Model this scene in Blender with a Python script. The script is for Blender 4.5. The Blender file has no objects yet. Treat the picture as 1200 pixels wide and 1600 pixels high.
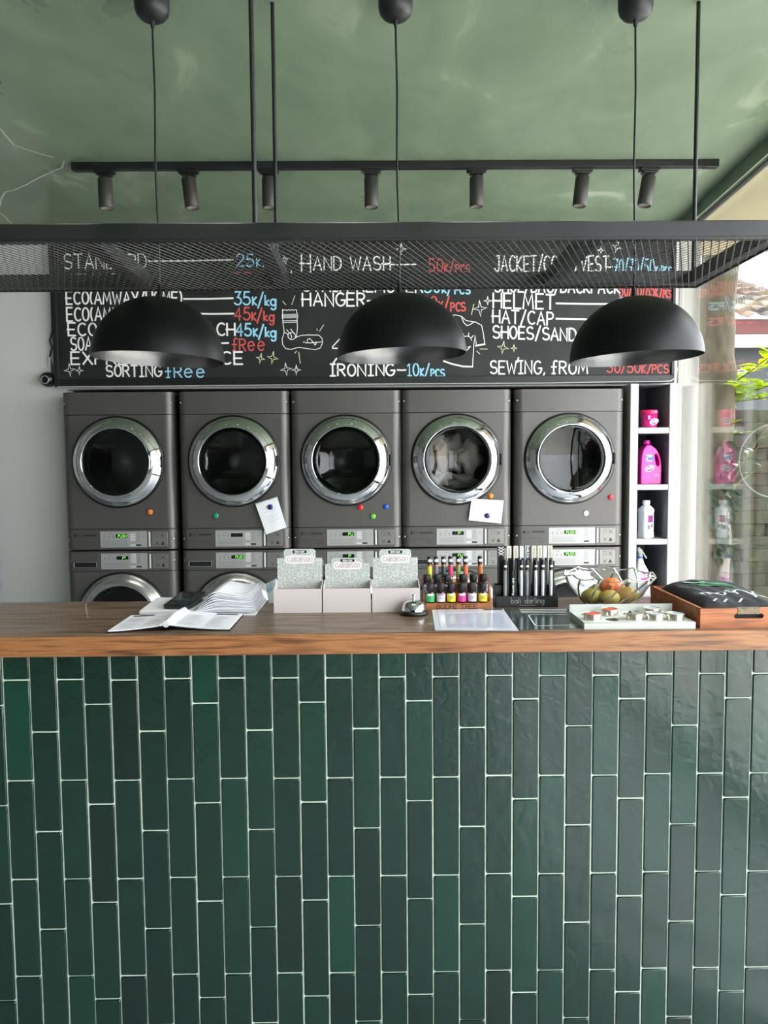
import bpy, bmesh, math, random
from mathutils import Vector, Matrix
random.seed(7)
PI = math.pi
C = bpy.context.scene.collection
sc = bpy.context.scene

# ------------------------------------------------------------------ camera, world, sun, exposure
CAM_H = 1.55
def cam_basis(yaw=.5, pitch=3.95, roll=.45):
    a, p, r = (math.radians(v) for v in (yaw, pitch, roll))
    f = Vector((math.sin(a)*math.cos(p), math.cos(a)*math.cos(p), -math.sin(p)))
    r0 = Vector((math.cos(a), -math.sin(a), 0)); u0 = r0.cross(f)
    return r0*math.cos(r) - u0*math.sin(r), u0*math.cos(r) + r0*math.sin(r), f
RT, UP, FW = cam_basis()
cd = bpy.data.cameras.new('camera'); cam = bpy.data.objects.new('camera', cd); C.objects.link(cam)
cd.sensor_fit = 'HORIZONTAL'; cd.sensor_width = 36; cd.lens = 36.0; cd.clip_start = .05
M = Matrix.Identity(4)
for i in range(3):
    M[i][0] = RT[i]; M[i][1] = UP[i]; M[i][2] = -FW[i]
M[0][3], M[1][3], M[2][3] = 0, 0, CAM_H
cam.matrix_world = M
sc.camera = cam
sc.view_settings.view_transform = 'Standard'; sc.view_settings.look = 'None'
sc.view_settings.gamma = 1; sc.view_settings.use_curve_mapping = False
sc.view_settings.exposure = 0.35
sc.cycles.use_denoising = True
sc.cycles.max_bounces = 10; sc.cycles.transparent_max_bounces = 16
sc.cycles.caustics_reflective = False; sc.cycles.caustics_refractive = False
sc.cycles.sample_clamp_indirect = 6
w = bpy.data.worlds.new('world'); sc.world = w; w.use_nodes = True
WN = w.node_tree.nodes; WN.clear()
wo = WN.new('ShaderNodeOutputWorld'); wb = WN.new('ShaderNodeBackground')
wb.inputs[0].default_value = (.90, .955, 1, 1); wb.inputs[1].default_value = 7.5
w.node_tree.links.new(wb.outputs[0], wo.inputs[0])
sl = bpy.data.lights.new('sun', 'SUN'); sl.energy = 7.0; sl.angle = math.radians(2); sl.color = (1, .97, .92)
so = bpy.data.objects.new('sun', sl); C.objects.link(so)
so.rotation_euler = Vector((.42, .36, .85)).to_track_quat('Z', 'Y').to_euler(); so.location = (6, 6, 9)

def at(px, py, Y):
    """point of the plane at depth Y behind the picture point (px, py); used to lay out flat lettering on its board"""
    d = FW + RT*((px-600)/1200) - UP*((py-800)/1200)
    return Vector((0, 0, CAM_H)) + d*(Y/d.y)

# ------------------------------------------------------------------ materials
def srgb(c):
    return tuple(((v/255)/12.92 if v/255 <= .04045 else ((v/255+.055)/1.055)**2.4) for v in c)
MATS = {}
def mat(name, col, rough=.5, metal=0, coat=0, spec=.5, emit=0, bump=0, bscale=60, var=0, vscale=8, stretch=(1, 1, 1), trans=0, sheen=0):
    """col is sRGB 0..255; var mottles the colour with noise; bump adds a fine relief"""
    if name in MATS: return MATS[name]
    m = bpy.data.materials.new(name); m.use_nodes = True
    nt = m.node_tree; b = nt.nodes['Principled BSDF']
    c = srgb(col)
    b.inputs['Base Color'].default_value = (*c, 1)
    b.inputs['Roughness'].default_value = rough; b.inputs['Metallic'].default_value = metal
    b.inputs['Coat Weight'].default_value = coat; b.inputs['Coat Roughness'].default_value = .08
    b.inputs['Specular IOR Level'].default_value = spec
    b.inputs['Transmission Weight'].default_value = trans
    if emit:
        b.inputs['Emission Color'].default_value = (*c, 1); b.inputs['Emission Strength'].default_value = emit
    if var or bump:
        tc = nt.nodes.new('ShaderNodeTexCoord'); mp = nt.nodes.new('ShaderNodeMapping'); mp.inputs['Scale'].default_value = stretch
        nt.links.new(tc.outputs['Object'], mp.inputs[0])
    if var:
        n = nt.nodes.new('ShaderNodeTexNoise'); n.inputs['Scale'].default_value = vscale; n.inputs['Detail'].default_value = 6
        nt.links.new(mp.outputs[0], n.inputs[0])
        r = nt.nodes.new('ShaderNodeValToRGB')
        r.color_ramp.elements[0].position = .3; r.color_ramp.elements[1].position = .7
        r.color_ramp.elements[0].color = (*[v*(1-var) for v in c], 1); r.color_ramp.elements[1].color = (*[min(1, v*(1+var)) for v in c], 1)
        nt.links.new(n.outputs[0], r.inputs[0]); nt.links.new(r.outputs[0], b.inputs['Base Color'])
    if bump:
        n = nt.nodes.new('ShaderNodeTexNoise'); n.inputs['Scale'].default_value = bscale; n.inputs['Detail'].default_value = 3
        nt.links.new(mp.outputs[0], n.inputs[0])
        bp = nt.nodes.new('ShaderNodeBump'); bp.inputs['Strength'].default_value = bump; bp.inputs['Distance'].default_value = .01
        nt.links.new(n.outputs[0], bp.inputs['Height']); nt.links.new(bp.outputs[0], b.inputs['Normal'])
    MATS[name] = m
    return m

def ramp_mat(name, cols, rough=.6, scale=5, stretch=(1, 1, 1), bump=.2, detail=8, tex='noise', dist=.01, spec=.5, coat=0, distort=0, pos=None):
    """a colour ramp over noise, for wood, moss, plaster, bark"""
    m = bpy.data.materials.new(name); m.use_nodes = True
    nt = m.node_tree; b = nt.nodes['Principled BSDF']; b.inputs['Roughness'].default_value = rough
    b.inputs['Specular IOR Level'].default_value = spec; b.inputs['Coat Weight'].default_value = coat
    tc = nt.nodes.new('ShaderNodeTexCoord'); mp = nt.nodes.new('ShaderNodeMapping'); mp.inputs['Scale'].default_value = stretch
    nt.links.new(tc.outputs['Object'], mp.inputs[0])
    if tex == 'noise':
        n = nt.nodes.new('ShaderNodeTexNoise'); n.inputs['Scale'].default_value = scale; n.inputs['Detail'].default_value = detail
        n.inputs['Distortion'].default_value = distort; out = n.outputs[0]
    else:
        n = nt.nodes.new('ShaderNodeTexVoronoi'); n.inputs['Scale'].default_value = scale; n.feature = 'DISTANCE_TO_EDGE'; out = n.outputs[0]
    nt.links.new(mp.outputs[0], n.inputs[0])
    r = nt.nodes.new('ShaderNodeValToRGB'); e = r.color_ramp.elements
    while len(e) < len(cols): e.new(.5)
    for i, c in enumerate(cols):
        e[i].position = pos[i] if pos else .25 + .5*i/(len(cols)-1); e[i].color = (*srgb(c), 1)
    nt.links.new(out, r.inputs[0]); nt.links.new(r.outputs[0], b.inputs['Base Color'])
    if bump:
        bp = nt.nodes.new('ShaderNodeBump'); bp.inputs['Strength'].default_value = bump; bp.inputs['Distance'].default_value = dist
        nt.links.new(out, bp.inputs['Height']); nt.links.new(bp.outputs[0], b.inputs['Normal'])
    MATS[name] = m
    return m

def glass_pane_mat(name, tint=(1, 1, 1), gloss=.02, f0=.045):
    """clear thin glass: see-through, mirror-like towards grazing angles"""
    m = bpy.data.materials.new(name); m.use_nodes = True; nt = m.node_tree; nt.nodes.clear()
    o = nt.nodes.new('ShaderNodeOutputMaterial'); mx = nt.nodes.new('ShaderNodeMixShader')
    t = nt.nodes.new('ShaderNodeBsdfTransparent'); t.inputs[0].default_value = (*tint, 1)
    g = nt.nodes.new('ShaderNodeBsdfGlossy'); g.inputs['Roughness'].default_value = gloss
    ge = nt.nodes.new('ShaderNodeNewGeometry'); dp = nt.nodes.new('ShaderNodeVectorMath'); dp.operation = 'DOT_PRODUCT'
    nt.links.new(ge.outputs['Incoming'], dp.inputs[0]); nt.links.new(ge.outputs['Normal'], dp.inputs[1])
    def mth(op, a, b_):
        n = nt.nodes.new('ShaderNodeMath'); n.operation = op
        for k, v in enumerate((a, b_)):
            if v is None: continue
            if isinstance(v, (int, float)): n.inputs[k].default_value = v
            else: nt.links.new(v, n.inputs[k])
        return n.outputs[0]
    c = mth('ABSOLUTE', dp.outputs['Value'], None)                       # Schlick's reflectance, the same from both sides
    f = mth('MULTIPLY_ADD', mth('POWER', mth('SUBTRACT', 1.0, c), 5.0), .95); f.node.inputs[2].default_value = f0
    nt.links.new(f, mx.inputs[0]); nt.links.new(t.outputs[0], mx.inputs[1]); nt.links.new(g.outputs[0], mx.inputs[2])
    nt.links.new(mx.outputs[0], o.inputs[0]); MATS[name] = m
    return m

def leaf_mat(name, col, col2):
    m = bpy.data.materials.new(name); m.use_nodes = True; nt = m.node_tree; b = nt.nodes['Principled BSDF']
    b.inputs['Base Color'].default_value = (*srgb(col), 1); b.inputs['Roughness'].default_value = .45
    t = nt.nodes.new('ShaderNodeBsdfTranslucent'); t.inputs[0].default_value = (*srgb(col2), 1)
    mx = nt.nodes.new('ShaderNodeMixShader'); mx.inputs[0].default_value = .5
    o = nt.nodes['Material Output']
    nt.links.new(b.outputs[0], mx.inputs[1]); nt.links.new(t.outputs[0], mx.inputs[2]); nt.links.new(mx.outputs[0], o.inputs[0])
    MATS[name] = m
    return m

# ------------------------------------------------------------------ mesh builder
def rrect(x0, x1, y0, y1, r, n=6):
    return [(cx+r*math.cos(math.radians(a0+90*k/n)), cy+r*math.sin(math.radians(a0+90*k/n))) for cx, cy, a0 in ((x1-r, y1-r, 0), (x0+r, y1-r, 90), (x0+r, y0+r, 180), (x1-r, y0+r, 270)) for k in range(n+1)]
class MB:
    def __init__(s): s.v = []; s.f = []; s.mi = []; s.sm = []
    def add(s, vs, fs, mi=0, sm=False):
        o = len(s.v); s.v += [Vector(p) for p in vs]
        for f in fs:
            s.f.append([o+i for i in f]); s.mi.append(mi); s.sm.append(sm)
        return s
    def box(s, x0, x1, y0, y1, z0, z1, mi=0):
        return s.add([(x0,y0,z0),(x1,y0,z0),(x1,y1,z0),(x0,y1,z0),(x0,y0,z1),(x1,y0,z1),(x1,y1,z1),(x0,y1,z1)],
              [(0,3,2,1),(4,5,6,7),(0,1,5,4),(1,2,6,5),(2,3,7,6),(3,0,4,7)], mi)
    def bar(s, a, b, w, h, up=(0,0,1), mi=0):
        a, b = Vector(a), Vector(b); d = (b-a).normalized(); u = Vector(up)
        x = d.cross(u).normalized()*(w/2); u = x.cross(d).normalized()*(h/2)
        vs = [p+q for p in (a, b) for q in (-x-u, x-u, x+u, -x+u)]
        return s.add(vs, [(0,3,2,1),(4,5,6,7),(0,1,5,4),(1,2,6,5),(2,3,7,6),(3,0,4,7)], mi)
    def tube(s, pts, r, n=10, mi=0, caps=True):
        pts = [Vector(p) for p in pts]; rs = r if isinstance(r, (list, tuple)) else [r]*len(pts)
        vs = []; fs = []; ref = None
        for i, p in enumerate(pts):
            d = (pts[min(i+1, len(pts)-1)] - pts[max(i-1, 0)]).normalized()
            if ref is None: ref = Vector((0,0,1)) if abs(d.z) < .9 else Vector((1,0,0))
            x = d.cross(ref).normalized(); y = x.cross(d).normalized(); ref = y if abs(d.dot(y)) < .9 else ref
            vs += [p + (x*math.cos(2*PI*k/n) + y*math.sin(2*PI*k/n))*rs[i] for k in range(n)]
        for i in range(len(pts)-1):
            fs += [(i*n+k, i*n+(k+1) % n, (i+1)*n+(k+1) % n, (i+1)*n+k) for k in range(n)]
        s.add(vs, fs, mi, True)
        if caps:
            s.add(vs[:n], [tuple(range(n))], mi); s.add(vs[-n:], [tuple(reversed(range(n)))], mi)
        return s
    def lathe(s, prof, c=(0,0,0), axis='z', n=32, mi=0, sm=True, close=False):
        """prof: list of (radius, height); axis z, or y (height runs towards -y)"""
        vs = []; fs = []; c = Vector(c)
        for r, h in prof:
            for k in range(n):
                a = 2*PI*k/n
                vs.append(c + (Vector((r*math.cos(a), r*math.sin(a), h)) if axis == 'z' else Vector((r*math.cos(a), -h, r*math.sin(a)))))
        m = len(prof)
        for i in range(m-1 if not close else m):
            j = (i+1) % m
            fs += [(i*n+k, i*n+(k+1) % n, j*n+(k+1) % n, j*n+k) for k in range(n)]
        return s.add(vs, fs, mi, sm)
    def prism(s, poly, y0, y1, mi=0):
        """polygon in x,z pulled from y0 to y1"""
        n = len(poly); vs = [(x, y0, z) for x, z in poly] + [(x, y1, z) for x, z in poly]
        return s.add(vs, [tuple(range(n)), tuple(reversed(range(n, 2*n)))] + [(i, n+i, n+(i+1) % n, (i+1) % n) for i in range(n)], mi)
    def prismz(s, poly, z0, z1, mi=0, sm=False):
        n = len(poly); vs = [(x, y, z0) for x, y in poly] + [(x, y, z1) for x, y in poly]
        s.add(vs, [tuple(reversed(range(n))), tuple(range(n, 2*n))], mi)
        return s.add(vs, [(i, (i+1) % n, n+(i+1) % n, n+i) for i in range(n)], mi, sm)
    def loft(s, secs, n=28, mi=0, caps=True):
        """secs: (z, cx, cy, hx, hy, p) superellipse sections stacked along z"""
        vs = []; fs = []
        for z, cx, cy, hx, hy, p in secs:
            for k in range(n):
                a = 2*PI*k/n; ca, sa = math.cos(a), math.sin(a)
                vs.append((cx + hx*math.copysign(abs(ca)**(2/p), ca), cy + hy*math.copysign(abs(sa)**(2/p), sa), z))
        for i in range(len(secs)-1):
            fs += [(i*n+k, i*n+(k+1) % n, (i+1)*n+(k+1) % n, (i+1)*n+k) for k in range(n)]
        s.add(vs, fs, mi, True)
        if caps: s.add(vs[:n], [tuple(reversed(range(n)))], mi); s.add(vs[-n:], [tuple(range(n))], mi)
        return s
    def ribbon(s, pts, hw, nrm=(0,-1,0), mi=0):
        pts = [Vector(p) for p in pts]; nrm = Vector(nrm)
        if len(pts) < 2: return s
        L = []; R = []
        for i, p in enumerate(pts):
            a = (pts[i]-pts[i-1]).normalized() if i else (pts[1]-pts[0]).normalized()
            b = (pts[i+1]-pts[i]).normalized() if i < len(pts)-1 else a
            t = (a+b); t = t.normalized() if t.length > .2 else a
            sd = t.cross(nrm).normalized(); k = 1/max(.55, math.cos(a.angle(b, 0)/2))
            q = p
            if i == 0: q = p - a*hw*.6
            if i == len(pts)-1: q = p + a*hw*.6
            L.append(q+sd*hw*k); R.append(q-sd*hw*k)
        n = len(pts)
        return s.add(L+R, [(i, i+1, n+i+1, n+i) for i in range(n-1)], mi)
    def sphere(s, c, rx, ry, rz, n=20, m=12, mi=0):
        prof = [(math.sin(PI*i/m), -math.cos(PI*i/m)) for i in range(m+1)]
        vs = []; fs = []
        for r, h in prof:
            vs += [(c[0]+rx*max(r, 1e-4)*math.cos(2*PI*k/n), c[1]+ry*max(r, 1e-4)*math.sin(2*PI*k/n), c[2]+rz*h) for k in range(n)]
        for i in range(m): fs += [(i*n+k, i*n+(k+1) % n, (i+1)*n+(k+1) % n, (i+1)*n+k) for k in range(n)]
        return s.add(vs, fs, mi, True)

def obj(name, mb, m, parent=None, world=False, bevel=0, seg=2):
    """links the builder as ONE mesh object; world=True: the vertices are given in world space"""
    me = bpy.data.meshes.new(name)
    vs = mb.v
    if parent is not None and world:
        off = parent.matrix_world.translation.copy() if parent.parent is None else WPOS[parent.name]
        vs = [v-off for v in vs]
    me.from_pydata([tuple(v) for v in vs], [], mb.f)
    for x in (m if isinstance(m, (list, tuple)) else [m]): me.materials.append(x)
    me.polygons.foreach_set('material_index', mb.mi); me.polygons.foreach_set('use_smooth', mb.sm)
    me.update()
    o = bpy.data.objects.new(name, me); C.objects.link(o)
    if parent is not None: o.parent = parent
    WPOS[o.name] = WPOS.get(parent.name, Vector()) if parent is not None else Vector()
    if bevel:
        bv = o.modifiers.new('bevel', 'BEVEL'); bv.width = bevel; bv.segments = seg; bv.limit_method = 'ANGLE'; bv.angle_limit = math.radians(40)
    return o
WPOS = {}
def thing(name, label, cat, loc=(0,0,0), rz=0, group=None):
    o = bpy.data.objects.new(name, None); C.objects.link(o); o.empty_display_size = .05
    o.location = loc; o.rotation_euler = (0, 0, rz); o['label'] = label; o['category'] = cat
    o.matrix_world = Matrix.Translation(Vector(loc)) @ Matrix.Rotation(rz, 4, 'Z')
    if group: o['group'] = group
    WPOS[o.name] = Vector(loc)
    return o
def tag(o, label, cat, group=None):
    o['label'] = label; o['category'] = cat
    if group: o['group'] = group
    return o
def struct(name, mb, m, bevel=0):
    o = obj(name, mb, m, bevel=bevel); o['kind'] = 'structure'
    return o
def dup(root, loc, label, group=None, rz=None):
    r = root.copy(); C.objects.link(r); r.location = loc; r['label'] = label
    if rz is not None: r.rotation_euler = (0, 0, rz)
    if group: r['group'] = group
    WPOS[r.name] = Vector(loc)
    r.matrix_world = Matrix.Translation(Vector(loc)) @ Matrix.Rotation(r.rotation_euler.z, 4, 'Z')
    for ch in list(root.children):
        c = ch.copy(); C.objects.link(c); c.parent = r; WPOS[c.name] = Vector(loc)
        for g in list(ch.children):
            d = g.copy(); C.objects.link(d); d.parent = c; WPOS[d.name] = Vector(loc)
    return r

# ------------------------------------------------------------------ stroke lettering
def arc(cx, cy, rx, ry, a0, a1, n=10):
    return [(cx+rx*math.cos(math.radians(a0+(a1-a0)*i/n)), cy+ry*math.sin(math.radians(a0+(a1-a0)*i/n))) for i in range(n+1)]
S_ = arc(.3, .74, .27, .26, 35, 270, 9) + arc(.3, .25, .3, .25, 90, -150, 9)[1:]
FONT = {
 'A': (.64, [[(0,0),(.32,1),(.64,0)], [(.08,.34),(.56,.34)]]),
 'B': (.55, [[(0,0),(0,1),(.25,1)]+arc(.25,.76,.24,.24,90,-90,7)+[(0,.52)], [(.25,.52)]+arc(.27,.26,.28,.26,90,-90,7)+[(0,0)]]),
 'C': (.58, [arc(.34,.5,.34,.5,50,310,14)]),
 'D': (.6, [[(0,0),(0,1),(.2,1)]+arc(.2,.5,.4,.5,90,-90,10)+[(0,0)]]),
 'E': (.52, [[(.52,1),(0,1),(0,0),(.52,0)], [(-.06,.5),(.44,.5)]]),
 'F': (.5, [[(.5,1),(0,1),(0,0)], [(0,.52),(.42,.52)]]),
 'G': (.62, [arc(.34,.5,.34,.5,50,340,14)+[(.66,.45),(.38,.45)]]),
 'H': (.58, [[(0,0),(0,1)], [(.58,0),(.58,1)], [(-.1,.5),(.6,.5)]]),
 'I': (.4, [[(.2,0),(.2,1)], [(0,0),(.4,0)], [(.02,1),(.38,1)]]),
 'J': (.5, [[(.42,1)]+arc(.22,.25,.22,.25,0,-170,8), [(.22,1),(.52,1)]]),
 'K': (.52, [[(0,0),(0,1)], [(.5,1),(.02,.45),(.52,0)]]),
 'L': (.5, [[(0,1),(0,0),(.5,0)]]),
 'M': (.74, [[(0,0),(.1,1),(.37,.25),(.64,1),(.74,0)]]),
 'N': (.6, [[(0,0),(0,1),(.6,0),(.6,1)]]),
 'O': (.6, [arc(.3,.5,.3,.5,90,450,18)]),
 'P': (.52, [[(0,0),(0,1),(.24,1)]+arc(.24,.74,.28,.26,90,-90,8)+[(0,.48)]]),
 'Q': (.6, [arc(.3,.5,.3,.5,90,450,18), [(.4,.2),(.64,-.05)]]),
 'R': (.56, [[(0,0),(0,1),(.26,1)]+arc(.26,.75,.27,.25,90,-90,8)+[(0,.5)], [(.24,.5),(.56,0)]]),
 'S': (.6, [S_]),
 'T': (.6, [[(.3,0),(.3,1)], [(0,1),(.6,1)]]),
 'U': (.58, [[(0,1),(0,.3)]+arc(.29,.29,.29,.29,180,360,9)+[(.58,1)]]),
 'V': (.6, [[(0,1),(.3,0),(.6,1)]]),
 'W': (.84, [[(0,1),(.2,0),(.42,.75),(.64,0),(.84,1)]]),
 'X': (.58, [[(0,0),(.58,1)], [(0,1),(.58,0)]]),
 'Y': (.6, [[(0,1),(.3,.45)], [(.6,1),(.18,0)]]),
 'Z': (.58, [[(0,1),(.58,1),(0,0),(.58,0)]]),
 '(': (.22, [arc(.34,.5,.32,.62,125,235,8)]), ')': (.22, [arc(-.12,.5,.32,.62,55,-55,8)]),
 '/': (.4, [[(-.02,-.12),(.42,1.12)]]), '-': (.5, [[(0,.45),(.5,.45)]]), ',': (.2, [[(.12,.05),(.04,-.14)]]), '.': (.15, [[(.05,0),(.09,.02)]]),
 ' ': (.35, []), '+': (.5, [[(0,.45),(.5,.45)], [(.25,.2),(.25,.7)]]), "'": (.12, [[(.06,1),(.04,.8)]]),
 '0': (.54, [arc(.27,.5,.27,.5,90,450,18)]),
 '1': (.34, [[(.02,.8),(.18,1),(.18,0)], [(0,0),(.36,0)]]),
 '2': (.56, [arc(.27,.72,.27,.28,170,-20,8)+[(0,0),(.56,0)]]),
 '3': (.54, [[(.02,1),(.48,1),(.22,.58)]+arc(.22,.29,.3,.29,85,-150,10)]),
 '4': (.58, [[(.42,0),(.42,1),(0,.34),(.58,.34)]]),
 '5': (.55, [[(.5,1),(.1,1),(.05,.56)]+arc(.24,.31,.3,.31,110,-150,10)]),
 '6': (.54, [[(.44,1),(.1,.5)]+arc(.27,.29,.27,.29,150,510,14)]),
 '7': (.52, [[(0,1),(.52,1),(.18,0)], [(.1,.5),(.44,.5)]]),
 '8': (.5, [arc(.25,.76,.21,.24,-90,270,12), arc(.25,.26,.25,.26,90,450,12)]),
 '9': (.5, [arc(.25,.7,.25,.3,0,360,12)+[(.45,0)]]),
 'a': (.46, [arc(.22,.26,.22,.26,0,360,12), [(.46,.54),(.46,0)]]),
 'b': (.46, [[(0,1),(0,0)], arc(.24,.26,.22,.26,180,540,12)]),
 'c': (.4, [arc(.24,.26,.22,.26,50,310,9)]),
 'd': (.46, [arc(.22,.26,.22,.26,0,360,12), [(.46,1),(.46,0)]]),
 'e': (.44, [[(.02,.3),(.42,.34)]+arc(.22,.3,.2,.28,15,320,10)]),
 'f': (.4, [arc(.3,.8,.14,.2,40,180,5)+[(.16,0)], [(0,.5),(.36,.5)], [(.04,0),(.28,0)]]),
 'g': (.46, [arc(.22,.28,.22,.26,0,360,12), [(.46,.54),(.44,-.14)]+arc(.24,-.14,.2,.18,0,-160,6)]),
 'h': (.44, [[(0,1),(0,0)], [(0,.36)]+arc(.22,.34,.2,.2,160,0,6)+[(.42,0)]]),
 'i': (.12, [[(.06,.54),(.06,0)], [(.06,.74),(.06,.78)]]),
 'k': (.4, [[(0,1),(0,0)], [(.38,.56),(.02,.24),(.4,0)]]),
 'l': (.1, [[(.05,1),(.05,0)]]),
 'm': (.7, [[(0,.54),(0,0)], [(0,.36)]+arc(.18,.34,.17,.2,160,0,5)+[(.35,0)], [(.35,.36)]+arc(.53,.34,.17,.2,160,0,5)+[(.7,0)]]),
 'n': (.42, [[(0,.54),(0,0)], [(0,.36)]+arc(.21,.34,.2,.2,160,0,6)+[(.41,0)]]),
 'o': (.46, [arc(.23,.27,.23,.27,90,450,14)]),
 'p': (.44, [[(0,.54),(0,-.35)], arc(.22,.27,.22,.27,180,540,12)]),
 'r': (.3, [[(0,.54),(0,0)], [(0,.34)]+arc(.2,.34,.18,.2,150,50,4)]),
 's': (.36, [[(x*.6, y*.56) for x, y in S_]]),
 't': (.3, [[(.14,.85),(.14,.06),(.28,0)], [(0,.54),(.3,.54)]]),
 'u': (.42, [[(0,.54),(0,.2)]+arc(.2,.2,.2,.2,180,360,6)+[(.41,.54)], [(.41,.54),(.41,0)]]),
 'v': (.42, [[(0,.54),(.21,0),(.42,.54)]]),
 'y': (.42, [[(0,.54),(.21,.04)], [(.42,.54),(.1,-.32)]]),
}
def text_strokes(runs, gap=.16, serif=False):
    """runs: [(string, size, rise)] -> strokes in a box whose capitals are 1 high, and the width"""
    x = 0; out = []
    for t, size, rise in runs:
        for ch in t:
            wd, st = FONT[ch]
            for p in st:
                q = [(x+a*size, rise+b*size) for a, b in p]
                out.append(q)
                if serif and len(p) > 1:
                    for (e, nb) in ((p[0], p[1]), (p[-1], p[-2])):
                        if abs(e[1]-nb[1]) > .6*math.hypot(e[0]-nb[0], e[1]-nb[1]) and (e[1] < .05 or e[1] > .95):
                            out.append([(x+(e[0]-.09)*size, rise+e[1]*size), (x+(e[0]+.09)*size, rise+e[1]*size)])
            x += (wd+gap)*size
    return out, x-gap
def letter(mb, runs, O, ux, uz, width, height, hw, mi=0, serif=False, gap=.16, wob=0, slant=0):
    """lettering that fills width x height from the lower-left point O along ux and uz"""
    if isinstance(runs, str): runs = [(runs, 1, 0)]
    st, wd = text_strokes(runs, gap, serif); ux, uz = Vector(ux).normalized(), Vector(uz).normalized(); n = ux.cross(uz)
    for p in st:
        jx, jz = (random.uniform(-wob, wob), random.uniform(-wob, wob)) if wob else (0, 0)
        mb.ribbon([Vector(O) + ux*((a+jx+slant*b)/wd*width) + uz*((b+jz)*height) for a, b in p], hw, n, mi)
        O = Vector(O) + n*1.5e-6
    return mb

# ------------------------------------------------------------------ palette
M_wall = mat('plaster_grey', (205, 204, 200), .75, var=.04, vscale=1.5, bump=.03, bscale=40)
M_cream = mat('plaster_cream', (216, 208, 184), .7, var=.04, vscale=2, bump=.03, bscale=40)
M_black = mat('black_powder_coat', (24, 25, 27), .45, spec=.5, bump=.04, bscale=200)
M_frame = mat('black_steel', (22, 24, 26), .42, var=.12, vscale=14, bump=.05, bscale=90)
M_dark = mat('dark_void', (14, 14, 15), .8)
M_plastic_black = mat('black_plastic', (20, 20, 22), .35)
M_white_gloss = mat('white_gloss_paint', (248, 247, 244), .12, coat=.4, bump=.02, bscale=30)
M_white = mat('white_paint', (180, 179, 175), .45, bump=.02, bscale=60)
M_steel = mat('graphite_steel', (90, 87, 84), .42, metal=.35, var=.03, vscale=3, stretch=(40, 1, 1))
M_chrome = mat('chrome', (225, 225, 228), .04, metal=1)
M_silver = mat('silver_label', (168, 168, 166), .4, metal=.25)
M_satin = mat('satin_aluminium', (190, 190, 190), .25, metal=.9)
M_paper = mat('white_paper', (236, 236, 240), .7, bump=.02, bscale=30)
M_ink = mat('grey_ink', (110, 110, 118), .7)
M_text = mat('dark_ink', (40, 40, 44), .6)
M_led = mat('green_display', (120, 235, 70), .5, emit=.7)
M_rubber = mat('black_gasket', (12, 12, 13), .3)
M_drum = mat('drum_steel', (70, 70, 72), .3, metal=.9)
M_glass = glass_pane_mat('clear_glass')
M_doorglass = glass_pane_mat('smoked_door_glass', (.5, .5, .5), .01)

# ------------------------------------------------------------------ the room
CEIL = 2.99; BACK = 4.88; ALC = 5.5
def gx(Y): return 1.868 - .065*(4.73-Y)          # the glazed side runs very slightly inwards towards the street
M_floor = mat('grey_floor_tiles', (168, 173, 178), .25, var=.06, vscale=3)
struct('floor', MB().box(-3.6, 2.0, -4.2, 5.6, -.1, 0), M_floor)

def ceiling_mat():
    m = bpy.data.materials.new('green_lime_plaster'); m.use_nodes = True; nt = m.node_tree; b = nt.nodes['Principled BSDF']
    tc = nt.nodes.new('ShaderNodeTexCoord')
    def noise(scale, st, detail=5, dist=0):
        mp = nt.nodes.new('ShaderNodeMapping'); mp.inputs['Scale'].default_value = st; nt.links.new(tc.outputs['Object'], mp.inputs[0])
        n = nt.nodes.new('ShaderNodeTexNoise'); n.inputs['Scale'].default_value = scale; n.inputs['Detail'].default_value = detail; n.inputs['Distortion'].default_value = dist
        nt.links.new(mp.outputs[0], n.inputs[0]); return n.outputs[0]
    r = nt.nodes.new('ShaderNodeValToRGB'); e = r.color_ramp.elements
    e[0].position = .36; e[0].color = (*srgb((112, 130, 108)), 1); e[1].position = .62; e[1].color = (*srgb((126, 143, 120)), 1)
    k = e.new(.72); k.color = (*srgb((164, 176, 152)), 1)
    nt.links.new(noise(2.0, (1.5, .75, 1), 9, 1.1), r.inputs[0]); nt.links.new(r.outputs[0], b.inputs['Base Color'])
    r2 = nt.nodes.new('ShaderNodeMapRange'); r2.inputs[1].default_value = .3; r2.inputs[2].default_value = .7; r2.inputs[3].default_value = .22; r2.inputs[4].default_value = .6
    nt.links.new(noise(2.2, (1, .6, 1), 6, .5), r2.inputs[0]); nt.links.new(r2.outputs[0], b.inputs['Roughness'])
    bp = nt.nodes.new('ShaderNodeBump'); bp.inputs['Strength'].default_value = .12; bp.inputs['Distance'].default_value = .02
    nt.links.new(noise(5, (1, 1, 1), 5, .4), bp.inputs['Height']); nt.links.new(bp.outputs[0], b.inputs['Normal'])
    return m
M_ceil = ceiling_mat()
mb = MB(); mb.prismz([(-3.6, -4.2), (gx(-4.2), -4.2), (gx(4.9), 4.9), (gx(4.9), 5.6), (-3.6, 5.6)], CEIL, CEIL+.12)
ceiling = struct('ceiling', mb, M_ceil)
def xy_at_ceiling(px, py):
    d = FW + RT*((px-600)/1200) - UP*((py-800)/1200)
    return Vector((0, 0, CAM_H)) + d*((CEIL-.0015-CAM_H)/d.z)
mb = MB()
for line in ([(0,201),(10,213),(22,227),(42,234),(65,241),(84,246)], [(100,252),(97,262),(82,268),(60,278),(40,289),(22,297),(8,300),(2,310),(0,322)], [(0,333),(9,339),(13,345),(20,350)]):
    mb.ribbon([xy_at_ceiling(*p) for p in line], .0045, (0, 0, -1))
obj('plaster_crack', mb, mat('bare_plaster', (206, 208, 198), .8), ceiling)
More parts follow.
